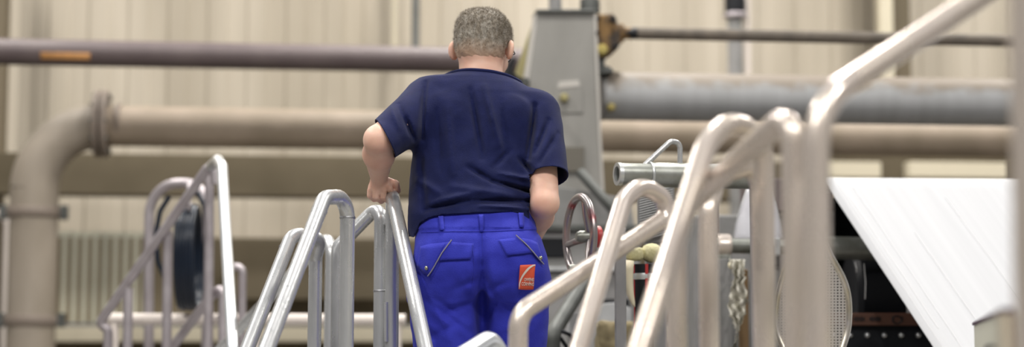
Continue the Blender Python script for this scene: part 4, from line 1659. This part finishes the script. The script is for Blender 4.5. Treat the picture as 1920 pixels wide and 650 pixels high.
fn = Vector((-fdir.y, fdir.x, 0))          # out of the left face
prism('left_panel', [NC_, FC_, FC_ - fn * .03, NC_ - fn * .03], DECK, ztop, 'box', bx_)
prism('corner_strip', [NC_ + fn * .001 - Vector((0, .004, 0)), NC_ + Vector((.010, -.004, 0)), NC_ + Vector((.010, .03, 0)), NC_ + Vector((.0, .03, 0))], DECK, ztop, 'box_side', bx_)
prism('seam', [NC_ + Vector((.010, -.005, 0)), NC_ + Vector((.013, -.005, 0)), NC_ + Vector((.013, .03, 0)), NC_ + Vector((.010, .03, 0))], DECK, ztop, 'brown', bx_, 0)
prism('front_panel', [NC_ + Vector((.013, 0, 0)), NC_ + Vector((.45, 0, 0)), NC_ + Vector((.45, .03, 0)), NC_ + Vector((.013, .03, 0))], DECK, ztop, 'box_side', bx_)
prism('back_body', [NC_ + Vector((.04, .031, 0)), NC_ + Vector((.45, .031, 0)), FC_ + Vector((.45, 0, 0)), FC_ + Vector((.04, 0, 0))], DECK, ztop - .002, 'box_side', bx_)
prism('plum_edging', [NC_ + fn * .004 - Vector((0, .006, 0)), FC_ + fn * .004 + fdir * .02, FC_ - fn * .03, NC_ - fn * .02 + Vector((0, .03, 0)), NC_ + Vector((.013, .03, 0)), NC_ + Vector((.013, -.006, 0))], ztop - .001, ztop + .0065, 'purple_edge', bx_, .001)
arcp = []
for k in range(9):
    t = math.pi * (.12 + .76 * k / 8)
    rr_ = ray(1858 - 11 * math.cos(t) * -1, 654 - 7 * math.sin(t))
    tt = (NC_ - CAM).dot(fn) / rr_.dot(fn)
    arcp.append(CAM + rr_ * tt + fn * .001)
tube('print_mark', arcp, .0028, 'ink', bx_, sides=6)

# ---------------------------------------------------------------- handrails
RT_ = .0212
ZL = 1.15


def dz_(px, y, z=DECK):
    """foot of a post seen at column px, depth y"""
    p = W(px, 600, y)
    return Vector((p.x, p.y, z))


def handrail(label, parts, loc, m='galv', group='tubular stair handrails', r=RT_, rings=(), name='handrail'):
    t = thing(name, loc, label, 'handrail', group)
    for nm, pts, bend in parts:
        tube(nm, pts, r, m, t, bend=bend, sides=20, seg=10)
    for p, d in rings:
        ring('weld_ring', p, d, r * 1.06, .006, 'weld' if m != 'galv_far' else m, t, 20)
    return t


Z = Vector((0, 0, 1))
# A: front hairpin
a0, a1, a2, a3 = W(482, 700, 4.2), W(608, 370, 4.66), W(652, 368, 4.78), dz_(649, 4.78)
handrail('tall hairpin handrail of bright tube, in front of the shorter left loop', [('rail', [drop(W(420, 860, 4.0), DECK), a0, a1, a2, a3], [.3, .062, .062])], a3, rings=[
    (W(599, 394, 4.63), a1 - a0), (a2.lerp(a3, .055), Z)])
# B1
b0, b1, b2, b3 = W(445, 700, 4.85), W(548, 438, 5.12), W(600, 446, 5.2), dz_(588, 5.25)
handrail('shorter sloping handrail left of the tall front hairpin', [('rail', [drop(W(400, 860, 4.7), DECK), b0, b1, b2, Vector((b3.x + .004, b3.y, b2.z - .06)), b3], [.3, .055, .04, .03])], b3, rings=[(W(536, 466, 5.1), b1 - b0)])
# B2
c3 = dz_(617, 6.08, ZL)
handrail('thin far handrail rising to the right behind the tall front hairpin', [('rail', [dz_(395, 6.95, ZL), W(400, 668, 6.95), W(596, 462, 6.25), W(622, 440, 6.1), c3], [.08, .05, .09])], c3)
# C
e0, e1, e2, e3 = dz_(634, 5.28), W(634, 462, 5.28), W(703, 383, 5.35), dz_(713, 5.24)
handrail('sloping handrail directly left of the rail held by the person', [('rail', [e0, e1, W(701, 394, 5.28), Vector((e3.x, e3.y, W(712, 400, 5.25).z)), e3], [.03, .03, .04])], e3,
         rings=[(Vector((e3.x, e3.y, W(713, 545, e3.y).z)), Z)])
br = bpy.data.objects['handrail.003'] if 'handrail.003' in bpy.data.objects else None
tube('stop_bar', [W(724, 566, 5.19), W(724, 640, 5.19)], .007, 'galv', br, sides=10)
# D: under the man's hand
d0, d1, d2, d3 = W(806, 690, 4.62), W(736, 369, 5.06), W(736, 362, 5.20), dz_(735, 5.22)
handrail('bright handrail whose top the left hand of the person rests on', [('rail', [drop(W(835, 830, 4.45), DECK), d0, W(736, 369, 5.08), W(736, 372, 5.20), d3], [.3, .05, .05])], d3, m='galv',
         rings=[(W(735, 420, 5.22), Z)])
# K: low near loop
handrail('bright white handrail elbow poking up at the bottom edge', [('rail', [dz_(790, 3.7), W(800, 710, 3.7), W(922, 632, 4.05), W(955, 700, 4.1), dz_(957, 4.1)], [.06, .06, .2])], dz_(957, 4.1), m='galv_lit')
# E
handrail('loop handrail whose sloping back run crosses the right trouser leg',
         [('rail', [drop(W(1030, 800, 3.4), DECK), W(1066, 720, 3.5), W(1170, 372, 3.92), W(1204, 346, 3.97), W(1246, 372, 4.02), W(1250, 408, 4.02), W(972, 588, 3.75), dz_(966, 3.72)], [.3, .15, .1, .1, .08, .06])], dz_(966, 3.72), m='galv_warm')
# F
handrail('tall blurred hairpin handrail with a bright rounded top',
         [('rail', [drop(W(1150, 790, 2.85), DECK), W(1172, 740, 2.9), W(1328, 258, 3.24), W(1376, 224, 3.3), W(1432, 264, 3.36), dz_(1430, 3.38)], [.3, .2, .12, .2])], dz_(1430, 3.38), m='galv_warm')
# F-b
handrail('blurred handrail curving from a tall post down left to the slender post',
         [('rail', [dz_(1487, 2.85), W(1487, 205, 2.85), W(1425, 262, 2.95), W(1268, 405, 3.5), dz_(1266, 3.52)], [.05, .1, .06])], dz_(1487, 2.85), m='galv_warm')
handrail('slender bright post between the two tall hairpins', [('post', [dz_(1326, 3.6), W(1328, 385, 3.6), W(1345, 330, 3.7), W(1424, 305, 3.8), dz_(1431, 3.8)], [.05, .05, .05])], dz_(1326, 3.6), m='galv_warm')
# G
handrail('large handrail bending up out of the top right of view',
         [('rail', [dz_(1528, 2.68), W(1530, 195, 2.70), W(1900, -48, 3.0), W(2300, -300, 3.3)], [.13, .3])], dz_(1528, 2.68), m='galv_warm')
# H
handrail('upright tube at the extreme right edge, most blurred of all', [('post', [dz_(1921, 2.05), W(1919, -400, 2.05)], 0)], dz_(1921, 2.05), m='galv_warm')

# left far group
ZL = 1.15


def far(label, pts, bend, loc, r=.021, m='galv_far', **k):
    return handrail(label, [('rail', pts, bend)], loc, m=m, r=r, group='far stair handrails at the left', **k)


t = far('far handrail falling from its peak to the lower left', [dz_(205, 7.6, ZL), W(203, 618, 7.6), W(186, 606, 7.6), W(398, 302, 7.3), W(404, 345, 7.3)], [.03, .03, .03], dz_(205, 7.6, ZL))
for px in (241, 315, 393):
    y = 7.45
    top = float(np.interp(px, [186, 398], [606, 302]))
    tube('baluster', [dz_(px, y, ZL), W(px, top + 12, y)], .021, 'galv_far', t, sides=14)
handrail('brilliant white-lit tube dropping from the peak of the far handrail', [('rail', [W(396, 312, 7.25), W(408, 300, 7.1), W(416, 312, 7.0), W(436, 655, 6.2), dz_(440, 6.1, ZL)], [.02, .02, .1])], dz_(440, 6.1, ZL), m='galv_lit', r=.023, group='far stair handrails at the left')
far('far handrail low behind the white-lit tube', [W(285, 700, 7.8), W(395, 556, 7.5), W(420, 535, 7.45), dz_(418, 7.4, ZL)], [.05, .04], dz_(418, 7.4, ZL))
far('wide far loop around the coiled hose', [dz_(283, 8.2, ZL), W(280, 345, 8.2), W(388, 342, 8.1), dz_(390, 8.1, ZL)], [.17, .12], dz_(283, 8.2, ZL), r=.024)
far('small far loop right of the white-lit tube', [dz_(432, 7.8, ZL), W(430, 500, 7.8), W(455, 500, 7.8), dz_(455, 7.8, ZL)], [.04, .04], dz_(455, 7.8, ZL), r=.018)
rb = thing('guard_bar', W(470, 598, 7.9), 'pale horizontal bar low behind the left handrails', 'bar')
tube('bar', [W(205, 597, 7.9), W(760, 599, 7.9)], .026, 'pinkwhite', rb)
for x in (215, 480, 745):
    c = W(x, 598, 7.9)
    tube('post', [drop(c, ZL), c], .02, 'pinkwhite', rb)

hs = thing('coiled_hose', W(354, 400, 7.85), 'blue-black hose coiled in tall loops on the far rail', 'hose')
bm = bmesh.new()
pts = []
turns = 6
for k in range(turns * 28 + 1):
    t = k / 28
    a = 2 * math.pi * t
    x = 336 + (372 - 336) * (t / turns)
    c = W(x, 480, 7.85)
    pts.append(Vector((c.x, c.y + .13 * math.cos(a), c.z + .235 * math.sin(a) - .004 * (t % 2))))
tube('coil', pts, .0105, 'hose', hs, sides=10)
for k, pl_ in enumerate((((318, 368), (300, 395), (292, 440), (296, 490), (318, 540)), ((370, 360), (383, 385), (388, 430), (380, 500)))):
    tube('loose_loop', [W(x, y, 7.9) for x, y in pl_], .012, 'hose', hs, bend=.08, sides=10)
tube('hook', [W(354, 388, 7.98), W(354, 392, 7.7), W(354, 380, 7.68)], .010, 'galv_far', hs, bend=.01)
tube('hanger', [W(354, 388, 7.98), W(354, 345, 8.1)], .010, 'galv_far', hs)

# ---------------------------------------------------------------- platforms


def platform(label, x0, x1, y0, y1, z, steps=None, name='platform'):
    t = thing(name, Vector(((x0 + x1) / 2, (y0 + y1) / 2, 0)), label, 'platform')
    bm = bmesh.new()
    box_bm(bm, Vector(((x0 + x1) / 2, (y0 + y1) / 2, z - .02)), x1 - x0, y1 - y0, .04)
    bm_link('deck', bm, 'grey_mid', t)
    for x in (x0 + .05, x1 - .05):
        for y in (y0 + .05, y1 - .05):
            box('leg', Vector((x, y, (z - .04) / 2)), .07, .07, z - .04, 'grey_dark', t)
    box('kick_plate', Vector(((x0 + x1) / 2, y1 - .005, z + .05)), x1 - x0, .01, .1, 'grey_mid', t)
    return t


platform('grey steel walkway the person and the handrails stand on', -1.25, 1.6, 1.6, 5.33, DECK)
platform('raised far platform under the left handrails', -2.1, -.45, 6.0, 8.35, ZL)
# ---------------------------------------------------------------- light, camera, view
world = bpy.data.worlds.new('hall air')
bpy.context.scene.world = world
world.use_nodes = True
wn = world.node_tree
bg = wn.nodes['Background']
tc = wn.nodes.new('ShaderNodeTexCoord')
sx = wn.nodes.new('ShaderNodeSeparateXYZ')
wn.links.new(tc.outputs['Generated'], sx.inputs[0])
mr = wn.nodes.new('ShaderNodeMapRange')
mr.inputs['From Min'].default_value = -.5
mr.inputs['From Max'].default_value = .8
wn.links.new(sx.outputs['Z'], mr.inputs['Value'])
nz = wn.nodes.new('ShaderNodeTexNoise')
nz.inputs['Scale'].default_value = 3.2
nz.inputs['Detail'].default_value = 1
wn.links.new(tc.outputs['Generated'], nz.inputs['Vector'])
mr2 = wn.nodes.new('ShaderNodeMapRange')
mr2.inputs['From Min'].default_value = .42
mr2.inputs['From Max'].default_value = .58
mr2.inputs['To Min'].default_value = .4
mr2.inputs['To Max'].default_value = 1.25
wn.links.new(nz.outputs['Fac'], mr2.inputs['Value'])
mx = wn.nodes.new('ShaderNodeMix')
mx.data_type = 'RGBA'
mx.inputs['A'].default_value = (.16, .13, .10, 1)
mx.inputs['B'].default_value = (.74, .75, .78, 1)
wn.links.new(mr.outputs['Result'], mx.inputs['Factor'])
vm = wn.nodes.new('ShaderNodeVectorMath')
vm.operation = 'SCALE'
wn.links.new(mx.outputs['Result'], vm.inputs[0])
wn.links.new(mr2.outputs['Result'], vm.inputs['Scale'])
wn.links.new(vm.outputs[0], bg.inputs['Color'])
bg.inputs['Strength'].default_value = 0.9


def lamp(name, loc, sx, sy, power, col=(1, .96, .9), target=None):
    ld = bpy.data.lights.new(name, 'AREA')
    ld.shape = 'RECTANGLE'
    ld.size, ld.size_y = sx, sy
    ld.energy = power
    ld.color = col
    o = bpy.data.objects.new(name, ld)
    C.objects.link(o)
    o.location = loc
    if target is not None:
        o.rotation_euler = (Vector(target) - Vector(loc)).to_track_quat('-Z', 'Y').to_euler()
    return o


for i, (x, y, pw) in enumerate([(-4, -.5, 420), (0.3, -1.5, 420), (4, -.5, 420), (-4, 5.5, 320), (0.5, 6.0, 320), (4.5, 6, 130), (-4, 10, 250), (0, 10.4, 380), (4.5, 10.5, 380)]):
    lamp('high_bay_lamp', (x, y, 7.2), 0.35, 1.4, pw)

cd = bpy.data.cameras.new('camera')
cam = bpy.data.objects.new('camera', cd)
C.objects.link(cam)
cam.location = CAM
cam.rotation_euler = (math.pi / 2 + PITCH, 0, 0)
cd.sensor_width = 36
cd.lens = 60
cd.clip_start = .05
cd.dof.use_dof = True
cd.dof.focus_distance = 4.95
cd.dof.aperture_fstop = 1.45
sc = bpy.context.scene
sc.camera = cam
sc.view_settings.view_transform = 'Standard'
sc.view_settings.look = 'None'
sc.view_settings.gamma = 1
sc.view_settings.use_curve_mapping = False
sc.view_settings.exposure = -0.52
sc.cycles.use_denoising = True
sc.cycles.max_bounces = 6
